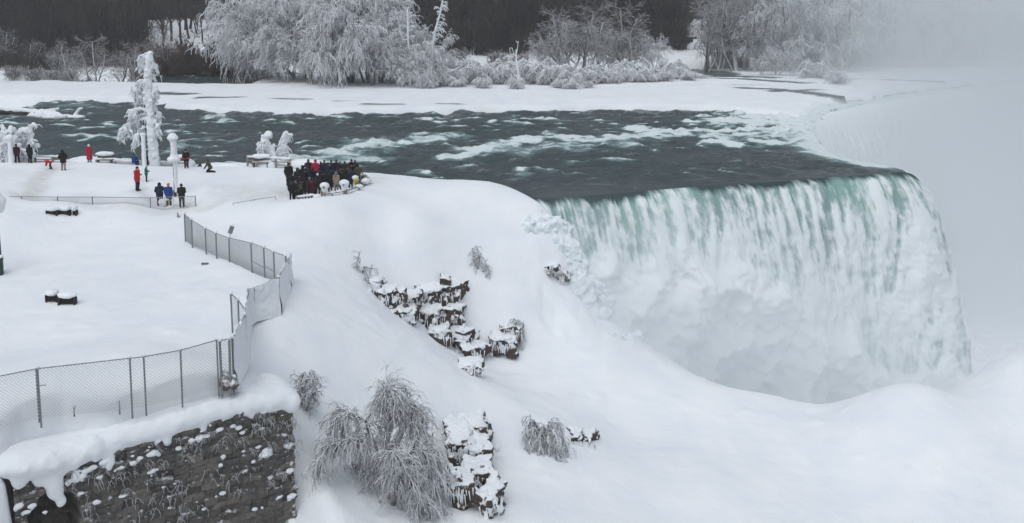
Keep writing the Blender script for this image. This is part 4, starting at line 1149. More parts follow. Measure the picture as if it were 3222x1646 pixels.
# ------------------------------------------------------------------ fences
def wires(p0, p1, h0, h1, g, r):
    """diamond wires between two posts (bottom points p0, p1; heights h0, h1)"""
    L = np.linalg.norm(p1 - p0); S = []
    Hm = (h0 + h1) / 2
    def P(s, v):
        f = s / L; return p0 + (p1 - p0) * f + np.array([0, 0, v * (h0 + (h1 - h0) * f) / Hm])
    for c in np.arange(-Hm, L, g * 1.414):
        a, b = max(0, c), min(L, c + Hm)
        if b - a > .02:
            S.append((*P(a, a - c), *P(b, b - c), r, r)); S.append((*P(a, Hm - (a - c)), *P(b, Hm - (b - c)), r, r))
    return S
def fence(label, pts, g, r, pr=.035, midrail=(), crust=(), mesh_skip=(), rail=True, cat="fence", name="chain_link_fence", sag=()):
    """pts: list of (bottom point, height)"""
    c0 = pts[0][0]
    t = tag(thing(name, c0), label, cat)
    for p, h in pts:
        q = p - c0
        V, Q = tubes([(*(q - [0, 0, .5]), *(q + [rngw.normal(0, .02), 0, h + .04]), pr, pr)], 6); build("post", V, Q, STEEL, t)
        V, Q = SDF().ell(q + [0, 0, h + .06], (pr * 1.9, pr * 1.9, pr * 1.7)).mesh(.025); build("post_cap", V, Q, SNOW, t)
    S, R = [], []
    for i, ((a, ha), (b, hb)) in enumerate(zip(pts[:-1], pts[1:])):
        a, b = a - c0, b - c0
        if rail: R.append((*(a + [0, 0, ha]), *(b + [0, 0, hb]), .024, .024))
        if i in midrail: R.append((*(a + [0, 0, ha * .38]), *(b + [0, 0, hb * .30]), .03, .03))
        if i not in mesh_skip: S += wires(a - [0, 0, .1], b - [0, 0, .1], ha + .1, hb + .1, g, r)
        if i in crust:
            nu, nv = 40, 36
            s_, v_ = np.meshgrid(np.linspace(0, 1, nu), np.linspace(-.2, 1.06, nv), indexing='ij')
            d = b - a; nrm = unit(np.array([d[1], -d[0], 0]))
            base = a[None, None] + d[None, None] * s_[..., None]
            hh = ha + (hb - ha) * s_
            lump_ = .05 + .05 * fbm(s_ * 4, v_ * 4, i, 3, 9) + .13 * sstep(.5, -.1, v_)
            top = 1.0 + .07 * noise(s_ * 7, i * 3.1, 0, 4)
            P1 = base + nrm * lump_[..., None]; P1[..., 2] += np.minimum(v_, top) * hh
            P2 = base - nrm * .04; P2[..., 2] += np.minimum(v_, top) * hh
            F1 = gridfaces(nu, nv)
            j = np.arange(nu - 1) * nv + nv - 1; n_ = nu * nv
            cap = np.stack([j, j + nv, j + nv + n_, j + n_], 1)
            build("snow_crust", np.concatenate([P1.reshape(-1, 3), P2.reshape(-1, 3)]), [F1, F1[:, ::-1] + n_, cap], SNOW, t)
    if R:
        V, Q = tubes(R, 6); build("top_rail", V, Q, STEEL, t)
    if S:
        V, Q = tubes(S, 3); build("wire_mesh", V, Q, WIRE, t)
    return t
def gp(px, py, z): return PZ(px, py, z)
# near fence above the wall
near = [(gp(-160, 1372, -1.62), 1.95), (gp(128, 1308, -1.60), 1.95), (gp(415, 1280, -1.58), 2.05), (gp(459, 1272, -1.57), 2.02), (gp(573, 1246, -1.56), 1.98), (gp(688, 1215, -1.55), 2.05)]
fn = fence("near chain link fence standing on the snowy ledge above the stone wall", near, .10, .0095, .04)
b0 = near[0][0]
V, Q = tubes([(*(near[1][0] - b0 + [-.09, .03, -.3]), *(near[1][0] - b0 + [-.09, .03, 1.95]), .03, .03), (*(near[1][0] - b0 + [0, 0, 1.25]), *(near[1][0] - b0 + [.3, 0, 1.27]), .018, .018)], 6); build("brace", V, Q, STEEL, fn)
for px, py, zz, hh in [(376,1282,-1.6,.28)]:
    p = gp(px, py, zz); V, Q = tubes([(*(p - [0,0,.3]), *(p + [0,0,hh]), .035, .03)], 6); o = build("short_stake", V, Q, STEEL); tag(o, "short metal stake in the snow at the foot of the near fence", "stake")
p = gp(233, 1296, -1.6); V, Q = tubes([(*(p - [0,0,.2]), *(p + [.0,0,.22]), .03, .012), (*(p + [0,0,.05]), *(p + [.08,0,.26]), .02, .008)], 5); tag(build("dry_weed", V, Q, RUST), "tiny brown weed stub in the snow at the foot of the near fence", "weed")
# end panel and crusted fence going up the rim
A2 = gp(725, 1211, -1.55); B_ = gp(774, 1118, -1.55); D_ = gp(801, 993, -1.5); E_ = gp(879, 973, -1.5); F_ = gp(909, 905, -1.5); G_ = gp(917, 880, -1.42)
fence("short end panel of wind packed fence at the wall corner", [(near[-1][0] + [.12, .05, 0], 2.0), (A2, 2.05)], .10, .012, .06, name="chain_link_fence")
p0, p1 = near[-1][0] + np.array([.12, .05, 0]), A2
o = build("brush_bundle", *SDF().cap((0,0,.2),(.0,0,.6),.28,.22).cap((.3,0,.2),(.3,0,.45),.25,.15).mesh(.05,(.08,4,3)), frosted_material("dead_brush", (.13, .10, .08), (.8, .82, .84), -.1, .7, 5, 1.2)); o.location = p0 + [.12, .22, -.2]; tag(o, "brown dead brush packed with snow behind the end panel of the fence", "brush")
fence("snow plastered fence running back along the rim from the wall corner", [(A2 + [.08, .2, 0], 2.0), (B_, 1.95), (D_ + [-.15, -.6, 0], 1.6), (D_, 1.5), (E_, 1.78), (F_, 1.75), (G_, 1.6)], .10, .010, .045, crust=(0, 1, 2, 3, 4, 5))
fence("short slanted fence wing behind the snow plastered rim fence", [(gp(731, 1020, -1.5), 1.6), (gp(752, 1012, -1.5), 1.15), (gp(776, 1005, -1.5), .45)], .08, .009, .05)
far = [((583,752,-.45),1.72),((605,768,-.5),1.64),((649,786,-.6),1.40),((682,802,-.68),1.40),((722,817,-.78),1.40),((794,855,-1.05),1.78),((834,872,-1.2),1.82),((864,882,-1.3),1.72),((901,888,-1.4),1.60),((914,884,-1.42),1.35)]
WIRE = mat("grey_wire", (.24, .25, .26), .7)
fence("curving grey chain link fence along the rim below the visitors", [(gp(*a), h) for a, h in far], .075, .0085, .05, midrail=(5, 6))
# low rail fences around the plaza
rl = [(gp(-60, 660, .25), .95), (gp(69, 655, .25), .9), (gp(183, 660, .22), .95), (gp(292, 660, .22), .95), (gp(474, 660, .2), .9), (gp(617, 655, .2), .9)]
fence("low metal rail fence in front of the snow mound", rl, .08, .005, .04, cat="railing", name="railing")
fence("low end of a buried rail beside the lone fence post", [(gp(620, 659, .15), .10), (gp(671, 651, .2), .12)], .08, .004, .02, mesh_skip=(0,), cat="railing", name="railing")
fence("buried rail climbing towards the crowded viewpoint", [(gp(733, 648, .55), .2), (gp(800, 637, .75), .2), (gp(868, 628, .95), .22)], .08, .004, .02, mesh_skip=(0, 1), cat="railing", name="railing")
STONE = mat("rail_stone", (.27, .24, .21), .9, var=.25, vscale=1.5, bump=.02, bscale=8)
def lowwall(label, pts, h):
    c0 = place(*pts[0]); P = [place(*p) - c0 for p in pts]
    t = tag(thing("river_railing", c0), label, "railing")
    R = []
    for i, p in enumerate(P):
        V, Q = boxes([(*(p + [0, 0, h * .5 - .1]), .16, .16, h + .2, 0)]); build("post", V, Q, STONE, t, False)
    for a, b in zip(P[:-1], P[1:]):
        for f in (.35, .65, .98): R.append((*(a + [0, 0, h * f]), *(b + [0, 0, h * f]), .045, .045))
    V, Q = tubes(R, 5); build("rails", V, Q, STONE, t)
    S_ = SDF()
    for a, b in zip(P[:-1], P[1:]): S_.cap(a + [0, 0, h + .05], b + [0, 0, h + .05], .10, .12, .1)
    V, Q = S_.mesh(.07, (.05, 1.5, 4)); build("snow_cap", V, Q, SNOW, t)
lowwall("long river railing behind the people on the snow mound", [(40, 87.2), (95, 87.2), (150, 87.0), (190, 87.0)], .75)
lowwall("middle stretch of river railing near the tall iced tree", [(290, 87), (350, 87), (420, 86.6), (480, 86.5), (540, 86)], .45)
lowwall("short river railing left of the crowded viewpoint", [(770, 82.5), (815, 82), (860, 81.5), (905, 81)], .85)
def bench(px, Y, label, sc=1.0):
    p = place(px, Y); t = tag(thing("bench", p), label, "bench")
    V, Q = boxes([(0, 0, .42 * sc, 1.5 * sc, .45 * sc, .08, 0)]); build("seat", V, Q, BROWNS, t, False)
    V, Q = boxes([(0, .22 * sc, .72 * sc, 1.5 * sc, .06, .32 * sc, 0)]); build("backrest", V, Q, BROWNS, t, False)
    for x in (-.6, .6):
        V, Q = boxes([(x * sc, 0, .1 * sc, .1, .4 * sc, .6 * sc, 0)]); build("leg", V, Q, BROWNS, t, False)
    V, Q = SDF().ell((0, .1, .95 * sc), (.85 * sc, .4 * sc, .22 * sc)).mesh(.06, (.04, 2, 3)); build("snow_cap", V, Q, SNOW, t)
    return t
bench(316, 86.0, "brown bench at the river railing right of the woman in the long red coat")
bench(556, 85.2, "brown bench at the river railing beside the person with a red sled")
bench(812, 81.6, "brown bench below the stooping caked stump")
for px, Y, sx, sz in [(115,88.5,1.0,.55),(190,88.5,1.7,.35),(255,88,1.9,.7),(335,88.4,1.6,.65),(400,88.4,1.6,.3),(570,87.6,.9,.75),(690,86.5,2.4,.3),(950,82.4,1.8,.55),(985,81,1.2,.4),(500,88,2.0,.2)]:
    V, Q = SDF().ell((0,0,0),(sx,.9,sz)).ell((sx*.5,.1,0),(sx*.6,.7,sz*.8)).mesh(.1,(.07,1.0,int(px))); o = build("snow_mound", V, Q, SNOW); o.location = place(px, Y) + [0,0,.35]; tag(o, kind="structure")
# ------------------------------------------------------------------ lamp posts and posts
PAINT = frosted_material("lamp_post_paint", (.065, .055, .05), (.83, .845, .87), .3, .8, 1.6, .5)
def lamp(px, Y, h, label, side=1, crust=True):
    p = place(px, Y); t = tag(thing("lamp_post", p), label, "lamp post")
    V, Q = tubes([(0,0,-.3,0,0,.5,.13,.12),(0,0,.5,0,0,h,.085,.075)], 10); build("pole", V, Q, PAINT, t)
    s = SDF().ell((0,0,h + .05),(.42,.42,.26),.1).ell((0,0,h + .25),(.28,.28,.2),.1).cap((.04,0,h - .2),(.05,0,h - .85),.24,.2,.1).cap((.05,0,h - .85),(.05,0,h - 1.5),.22,.3,.1).ell((.04,0,h - 1.62),(.50,.46,.28),.12)
    if crust: s.cap((.11 * side,0,h - 1.5),(.10 * side,-.02,.4),.17,.13,.1)
    V, Q = s.mesh(.05,(.04,2.5,6)); build("snow_crust", V, Q, ICEW, t)
    V, Q = SDF().ell((0,0,h - .06),(.2,.2,.24)).mesh(.05); build("lamp_globe", V, Q, mat("frosted_glass", (.75,.76,.76), .3), t)
    return t
lamp(535, 71.8, 4.5, "snow crusted lamp post standing behind the three people at the low rail")
p = place(441, 83.5); t = tag(thing("marker_post", p), "short white iced post in front of the tall iced tree", "post")
V, Q = SDF().cap((0,0,-.3),(0,0,2.7),.2,.17).ell((0,0,2.85),(.25,.24,.14)).mesh(.05,(.03,2.5,4)); build("snow_crust", V, Q, ICEW, t); V, Q = tubes([(-.1,.02,-.2,-.1,.02,1.0,.12,.12)], 8); build("pole", V, Q, PAINT, t)
p = place(18, 83.0); t = tag(thing("marker_post", p), "short white iced post in front of the left iced thicket", "post")
V, Q = SDF().cap((0,0,-.3),(0,0,2.0),.22,.2).ell((0,0,2.3),(.36,.34,.32)).mesh(.05,(.03,2.5,5)); build("snow_crust", V, Q, ICEW, t); V, Q = tubes([(0,.05,-.2,0,.05,1.6,.12,.12)], 8); build("pole", V, Q, PAINT, t)
p = PZ(2, 850, -1.1); t = tag(thing("lamp_post", p), "dark lamp post with a big snow hood at the left edge beside the green bin", "lamp post")
V, Q = tubes([(0,0,-.3,0,0,.5,.14,.12),(0,0,.5,0,0,4.1,.10,.08)], 10); build("pole", V, Q, PAINT, t)
V, Q = SDF().ell((-.1,0,4.15),(.62,.6,.55),.1).ell((.05,0,3.75),(.34,.34,.22),.1).ell((-.3,0,4.7),(.5,.5,.5),.2).mesh(.06,(.05,1.8,4)); build("snow_hood", V, Q, SNOW, t)
V, Q = SDF().ell((0,0,3.72),(.2,.2,.28)).mesh(.05); build("lamp_globe", V, Q, mat("smoked_glass", (.3,.3,.3), .3), t)
GREEN = mat("bin_green", (.020, .055, .042), .5, var=.2, vscale=3)
p = PZ(3, 855, -1.1) + [0.0, -.25, 0]; t = tag(thing("trash_bin", p), "dark green round bin half cut off at the left edge", "bin")
ang = np.linspace(0, 2 * math.pi, 25)[:-1]; pr_ = [(.26,-.3),(.27,.0),(.285,.80),(.31,.82),(.31,.90),(.27,.92),(.24,.86),(.0,.84)]
V = np.array([[(r * math.cos(a), r * math.sin(a), z) for r, z in pr_] for a in np.append(ang, 2 * math.pi)]); build("body", V, gridfaces(25, len(pr_)), GREEN, t)
V, Q = SDF().ell((0,0,.97),(.3,.3,.13)).mesh(.04,(.02,4,3)); build("snow_cap", V, Q, SNOW, t)
# benches buried in the lower snowfield, seen as dark boxes
DKW = mat("dark_planks", (.035, .03, .03), .8, var=.4, vscale=4)
def buried(px, py, z, w, h, label, slats=3):
    p = PZ(px, py, z) if z is not None else hit(px, py) - [0, .25, .06]; t = tag(thing("bench", p), label, "bench")
    B = [(0, .25, h * (i + .5) / slats - .02, w, .06, h / slats * .72, 0) for i in range(slats)]
    V, Q = boxes(B); build("backrest", V, Q, DKW, t, False)
    V, Q = boxes([(0, .38, h * .4, w * .96, .06, h * 1.0, 0)]); build("seat", V, Q, DKW, t, False)
    for x in (-w * .46, w * .46):
        V, Q = boxes([(x, .28, h * .3, .09, .3, h * 1.3, 0)]); build("leg", V, Q, DKW, t, False)
    V, Q = SDF().ell((0, .3, h + .10), (w * .58, .4, .18)).mesh(.045, (.03, 2.5, int(px))); build("snow_cap", V, Q, SNOW, t)
buried(157, 953, -1.42, .62, .40, "left one of two dark snow capped boxes standing in the open snowfield")
buried(205, 962, -1.45, .95, .42, "right one of two dark snow capped boxes standing in the open snowfield")
buried(164, 676, None, .78, .36, "left dark bench half buried behind the low rail fence", 4)
buried(205, 676, None, .75, .42, "middle dark bench half buried behind the low rail fence", 4)
buried(237, 677, None, .20, .44, "narrow dark bench end half buried behind the low rail fence", 2)
p = PZ(645, 831, -1.05); V, Q = boxes([(0, 0, .03, .42, .12, .10, .05)]); o = build("wooden_plank", V, Q, mat("grey_plank", (.16, .15, .14), .8, var=.3, vscale=5), None, False); o.location = p; tag(o, "small grey plank lying in the open snowfield before the curving fence", "plank")
p = PZ(722, 738, -.2); t = tag(thing("sign", p, .3), "tilted grey sign board sticking out of the snow behind the curving fence", "sign")
V, Q = boxes([(0,0,.33,.30,.03,.52,0)]); o = build("board", V, Q, mat("sign_back", (.22,.21,.21), .7, var=.2, vscale=4), t, False); o.rotation_euler = (0, .35, 0)
V, Q = tubes([(0,.03,-.4,.08,.03,.3,.025,.025)], 6); build("post", V, Q, STEEL, t)
V, Q = SDF().cap((.05,0,.60),(.36,0,.66),.05,.05).mesh(.02,(.01,6,2)); build("snow_cap", V, Q, SNOW, t)
p = place(543, 66.5); V, Q = SDF().cap((0,0,-.2),(-.05,0,.35),.12,.05).cap((0,0,0),(.2,0,.18),.07,.03).mesh(.03,(.03,5,2)); o = build("plant_tuft", V, Q, HALF); o.location = p; tag(o, "small grey tuft poking from the snow above the curving fence end", "plant")
# yellow equipment behind the rail with caked snow
p = PZ(528, 654, .18) + [0, .25, 0]; t = tag(thing("emergency_box", p), "yellow box caked with snow in front of the person in the orange hat", "box")
YEL = mat("yellow_paint", (.62, .50, .05), .6, var=.25, vscale=6)
V, Q = SDF().box((0,0,.25),(.17,.14,.34),.03).box((.05,0,.68),(.20,.12,.12),.03).mesh(.03); build("body", V, Q, YEL, t)
V, Q = SDF().ell((-.1,-.08,.62),(.22,.16,.12)).ell((.2,-.05,.55),(.16,.14,.10)).ell((-.3,0,.3),(.2,.2,.2)).ell((.1,-.1,.05),(.3,.2,.12)).ell((-.5,0,.35),(.3,.2,.3)).mesh(.04,(.04,4,3)); build("snow_crust", V, Q, SNOW, t)
# viewpoint: snow capped coin viewers and curved rail
def viewer(px, py, Y, z, label, col, w=.34, cap=True):
    top = PY(px, py, Y); p = np.array([top[0], Y, z]); hh = top[2] - z
    t = tag(thing("coin_viewer", p), label, "viewer")
    V, Q = tubes([(0,0,-.2,0,0,.15,.16,.14),(0,0,.15,0,0,hh - .25,.07,.06)], 8); build("pedestal", V, Q, STEEL, t)
    V, Q = SDF().ell((0,0,hh - .05),(.19,.24,.2)).cap((0,-.1,hh),(0,-.3,hh + .02),.1,.1).cap((.0,.1,hh),(.0,.26,hh - .02),.08,.06).mesh(.03); build("head", V, Q, col, t)
    if cap:
        V, Q = SDF().ell((0,0,hh + .08),(w,w,w * .72),.1).ell((0,-.05,hh - .22),(w * .6,w * .6,w * .6),.1).mesh(.04,(.03,3,3)); build("snow_cap", V, Q, SNOW, t)
    else:
        V, Q = SDF().ell((-.04,0,hh + .17),(.26,.26,.18),.1).mesh(.035,(.02,4,3)); build("snow_cap", V, Q, SNOW, t)
viewer(1021, 588, 66.9, .9, "rounded snow capped coin viewer left in front of the crowd", mat("viewer_grey", (.2,.2,.21), .5))
viewer(1083, 580, 67.4, .95, "larger snow capped coin viewer right in front of the crowd", mat("viewer_silver", (.3,.3,.31), .5), .36)
viewer(1119, 566, 69.5, 1.0, "yellow coin viewer with a thin snow cap at the right end of the crowd", YEL, cap=False)
vr = [PY(px, py, Y) for px, py, Y in [(935,622,66.0),(985,615,66.4),(1045,608,66.8),(1090,600,67.4),(1130,588,68.6),(1150,572,71),(1152,556,74),(1140,545,78)]]
c0 = vr[0]; t = tag(thing("railing", c0), "curved wooden rail half buried in the snow rim around the viewpoint", "railing")
R = []
for a, b2 in zip(vr[:-1], vr[1:]):
    R += [(*(a - c0), *(b2 - c0), .05, .05), (*(a - c0 - [0,0,.28]), *(b2 - c0 - [0,0,.28]), .05, .05)]
V, Q = tubes(R, 6); build("rails", V, Q, STONE, t)
for a in vr:
    V, Q = boxes([(*(a - c0 - [0,0,.5]), .13, .13, 1.2, .2)]); build("post", V, Q, STONE, t, False)
for q_ in (SDF().cap(vr[0]-c0+[0,0,.06], vr[1]-c0+[0,0,.06],.07,.1).ell(vr[1]-c0+[.3,0,-.1],(.3,.2,.2)), SDF().cap(vr[2]-c0+[0,0,.06], vr[3]-c0+[.0,0,.06],.1,.07), SDF().ell(vr[4]-c0+[0,0,.05],(.3,.2,.15)), SDF().ell(vr[5]-c0+[0,0,.05],(.35,.4,.25))):
    V, Q = q_.mesh(.05, (.04, 3, 3)); build("snow_cap", V, Q, SNOW, t)
# lumps of blue white ice along the brow beside the falls
ICEB = frosted_material("brow_ice", (.72, .785, .80), (.81, .84, .865), -.3, .7, 1.0, .4)
ri = np.random.default_rng(31)
for k, pts in enumerate([[(1735,720),(1770,745),(1800,770),(1760,780)],[(1795,800),(1815,830),(1830,860),(1800,850)],[(1830,880),(1852,905),(1870,930),(1840,930),(1810,910)],[(1900,960),(1940,985),(1900,1000),(1860,970)],[(1990,1035),(2040,1080),(1980,1070)],[(1660,712),(1700,715),(1725,735)]]):
    s = SDF(); c0 = hit(*pts[0])
    for px, py in pts:
        c = hit(px, py) - c0
        for _ in range(4):
            r = .30 + .30 * ri.random(); s.ell(c + [ri.normal(0, .45), ri.normal(.25, .25), ri.normal(-.12, .25)], (r, r * .8, r * (1 + .8 * ri.random())), .35)
    V, Q = s.mesh(.09, (.20, 1.9, k + 3)); o = build("ice_slope", V, Q, ICEB); o.location = c0; tag(o, kind="structure")
# dark frosted evergreen at the end of the viewpoint
eg = np.random.default_rng(4); S = []
for k in range(420):
    p = np.array([eg.normal(0,.38), eg.normal(0,.5), .2 + 1.3 * eg.random()]); p[:2] *= (1.5 - p[2]) / 1.2 + .25
    d = unit(np.array([*eg.normal(0,1,2), -.2])); S.append((*p, *(p + d * .3), .03, .012))
p = PY(1142, 590, 71.5); p[2] = .75; t = tag(thing("evergreen_shrub", p), "dark green shrub dusted with snow at the right end of the crowd", "shrub")
V, Q = tubes(S, 3); build("foliage", V, Q, frosted_material("evergreen", (.018,.035,.022), (.8,.82,.84), .5, 1.2, 2, .8), t); V, Q = tubes([(0,0,-.2,0,0,1.3,.06,.03)], 6); build("stem", V, Q, DARK, t)

# snow covered log and ice lump lying in the river at the left
p = PW(90, 366); t = tag(thing("fallen_log", p), "long snow covered log lying in the river at the left edge", "log")
L = [PW(*q) - p for q in [(-40,356),(60,362),(130,366),(170,370),(205,374)]]
s = SDF()
for q, r, (a, b2) in zip(range(4), (.5, .5, .55, .5), zip(L[:-1], L[1:])): s.cap(a + [0,0,.75 - .12 * q], b2 + [0,0,.63 - .12 * q], r, r * (.95 - .12 * q), .2)
s.cap(L[2] + [0,0,.6], L[3] + [.6,0,1.3], .3, .2, .2).ell(L[3] + [.6, -.3, .1], (2.2, .9, .45), .3).ell(L[2] + [0, -.5, .1], (1.8, .8, .5), .3)
V, Q = s.mesh(.13, (.12, 1.0, 5)); build("snow_cap", V, Q, SNOW, t)
V, Q = tubes([(*(L[0] + [0,-.35,.35]), *(L[2] + [0,-.35,.25]), .38, .34), (*(L[2] + [0,-.35,.25]), *(L[4] + [0,0,.0]), .34, .2)], 8); build("trunk", V, Q, DARK, t)
p = PW(238, 371); V, Q = SDF().ell((0,0,.1),(1.4,.8,.35)).cap((-.2,0,.2),(.5,0,1.2),.28,.2).cap((.5,0,1.2),(1.0,0,1.35),.22,.16).mesh(.1,(.08,1.6,4)); o = build("ice_lump", V, Q, ICEW); o.location = p; tag(o, "small hooked lump of ice standing in the river right of the snowy log", "ice")

# ------------------------------------------------------------------ people
def clothm(name, c): return mat(name, c, .85, var=.18, vscale=9, bump=.012, bscale=22)
CL = {k: clothm(k + "_cloth", c) for k, c in dict(black=(.012,.012,.014), charcoal=(.030,.030,.034), navy=(.014,.020,.045), blue=(.020,.055,.21), red=(.48,.030,.022), crimson=(.34,.012,.035), maroon=(.055,.015,.022),
      teal=(.020,.115,.095), olive=(.065,.062,.035), brown=(.115,.055,.025), tan=(.29,.235,.17), grey=(.16,.16,.17), white=(.72,.73,.75), orange=(.85,.115,.040), pink=(.45,.05,.10), darkblue=(.018,.018,.06), rust=(.20,.055,.02), boots=(.030,.022,.018), blond=(.42,.27,.13), hairbrown=(.045,.028,.018)).items()}
SKIN = mat("skin", (.50, .30, .22), .6, var=.1, vscale=12)
def figure(pose):
    """joints in metres for a 1.75 m person facing -Y"""
    J = dict(hip=(0,0,.93), chest=(0,0,1.32), neck=(0,.01,1.47), head=(0,-.02,1.62))
    for s, n in ((-1,'l'), (1,'r')):
        J['hj'+n]=(s*.10,0,.92); J['kn'+n]=(s*.11,-.03,.50); J['an'+n]=(s*.12,.02,.09); J['to'+n]=(s*.13,-.13,.04)
        J['sh'+n]=(s*.20,0,1.40); J['el'+n]=(s*.27,.03,1.13); J['wr'+n]=(s*.26,-.06,.90); J['fi'+n]=(s*.25,-.10,.80)
    J.update(pose); return {k: np.array(v, float) for k, v in J.items()}
POSES = dict(
    stand={}, stand2={'anl':(-.16,-.05,.09),'tol':(-.19,-.2,.04),'knl':(-.13,-.06,.5),'wrl':(-.18,-.16,.92),'fil':(-.12,-.2,.88)},
    photo={'ell':(-.27,-.16,1.18),'wrl':(-.10,-.30,1.42),'fil':(-.04,-.33,1.50),'elr':(.27,-.16,1.18),'wrr':(.10,-.30,1.42),'fir':(.04,-.33,1.50)},
    phone={'ell':(-.25,-.02,1.14),'wrl':(-.08,-.30,1.14),'fil':(.0,-.36,1.16),'elr':(.25,-.02,1.14),'wrr':(.08,-.30,1.16),'fir':(.02,-.36,1.19),'head':(0,-.07,1.60)},
    pockets={'ell':(-.33,.05,1.15),'wrl':(-.23,-.10,1.0),'fil':(-.17,-.14,.95),'elr':(.33,.05,1.15),'wrr':(.23,-.10,1.0),'fir':(.17,-.14,.95)},
    carry={'ell':(-.28,-.05,1.14),'wrl':(-.25,-.26,1.0),'fil':(-.24,-.34,.98),'elr':(.28,-.05,1.14),'wrr':(.25,-.26,1.0),'fir':(.24,-.34,.98)},
    lean={'chest':(0,-.16,1.27),'neck':(0,-.25,1.38),'head':(0,-.32,1.50),'shl':(-.2,-.2,1.32),'shr':(.2,-.2,1.32),'ell':(-.34,-.30,1.08),'wrl':(-.36,-.38,.85),'fil':(-.38,-.40,.76),'elr':(.28,-.36,1.08),'wrr':(.2,-.50,.92),'fir':(.18,-.56,.86)},
    bend={'hip':(0,.12,.86),'chest':(0,-.26,1.02),'neck':(0,-.40,1.04),'head':(0,-.52,1.02),'hjl':(-.1,.1,.85),'hjr':(.1,.1,.85),'shl':(-.2,-.33,1.0),'shr':(.2,-.33,1.0),'ell':(-.23,-.36,.72),'wrl':(-.2,-.42,.48),'fil':(-.19,-.44,.38),'elr':(.23,-.36,.72),'wrr':(.2,-.42,.48),'fir':(.19,-.44,.38),
          'anr':(.12,.30,.12),'tor':(.13,.16,.06),'knr':(.12,.12,.48)},
    kneel={'hip':(0,.16,.46),'chest':(0,-.02,.82),'neck':(0,-.08,.97),'head':(0,-.13,1.10),'hjl':(-.1,.15,.45),'hjr':(.1,.15,.45),'knl':(-.14,-.16,.12),'knr':(.14,-.10,.12),'anl':(-.14,.38,.09),'anr':(.14,.40,.09),'tol':(-.15,.54,.05),'tor':(.15,.56,.05),
           'shl':(-.2,-.05,.90),'shr':(.2,-.05,.90),'ell':(-.25,-.22,.62),'wrl':(-.2,-.36,.38),'fil':(-.19,-.42,.29),'elr':(.25,-.22,.62),'wrr':(.2,-.36,.38),'fir':(.19,-.42,.29)},
    sit={'hip':(0,.1,.42),'chest':(0,.10,.80),'neck':(0,.09,.95),'head':(0,.05,1.10),'hjl':(-.1,.08,.42),'hjr':(.1,.08,.42),'knl':(-.13,-.36,.46),'knr':(.13,-.36,.46),'anl':(-.13,-.40,.09),'anr':(.13,-.40,.09),'tol':(-.14,-.55,.05),'tor':(.14,-.55,.05),
         'shl':(-.2,.09,.90),'shr':(.2,.09,.90),'ell':(-.27,-.05,.66),'wrl':(-.15,-.26,.56),'fil':(-.1,-.32,.55),'elr':(.27,-.05,.66),'wrr':(.15,-.26,.56),'fir':(.1,-.32,.55)})
def hand(s, w, f, sd):
    d = unit(f - w); side = unit(np.cross(d, [0, 1, .2])) ; up = np.cross(side, d)
    pc = w + d * .055
    s.cap(w, pc, .028, .034, .02)
    for i, (o, L) in enumerate([(-.030,.062),(-.010,.075),(.011,.070),(.031,.052)]):
        b0 = w + d * .075 + side * o; b1 = b0 + d * L * .55 + up * .008; b2 = b1 + unit(d * .6 - up * .8) * L * .45
        s.cap(b0, b1, .0125, .0115, .008); s.cap(b1, b2, .0115, .010, .006)
    tb = w + d * .025 + side * sd * .035; s.cap(tb, tb + unit(d * .7 + side * sd * .8) * .06, .015, .012, .01)
PARTS = {}
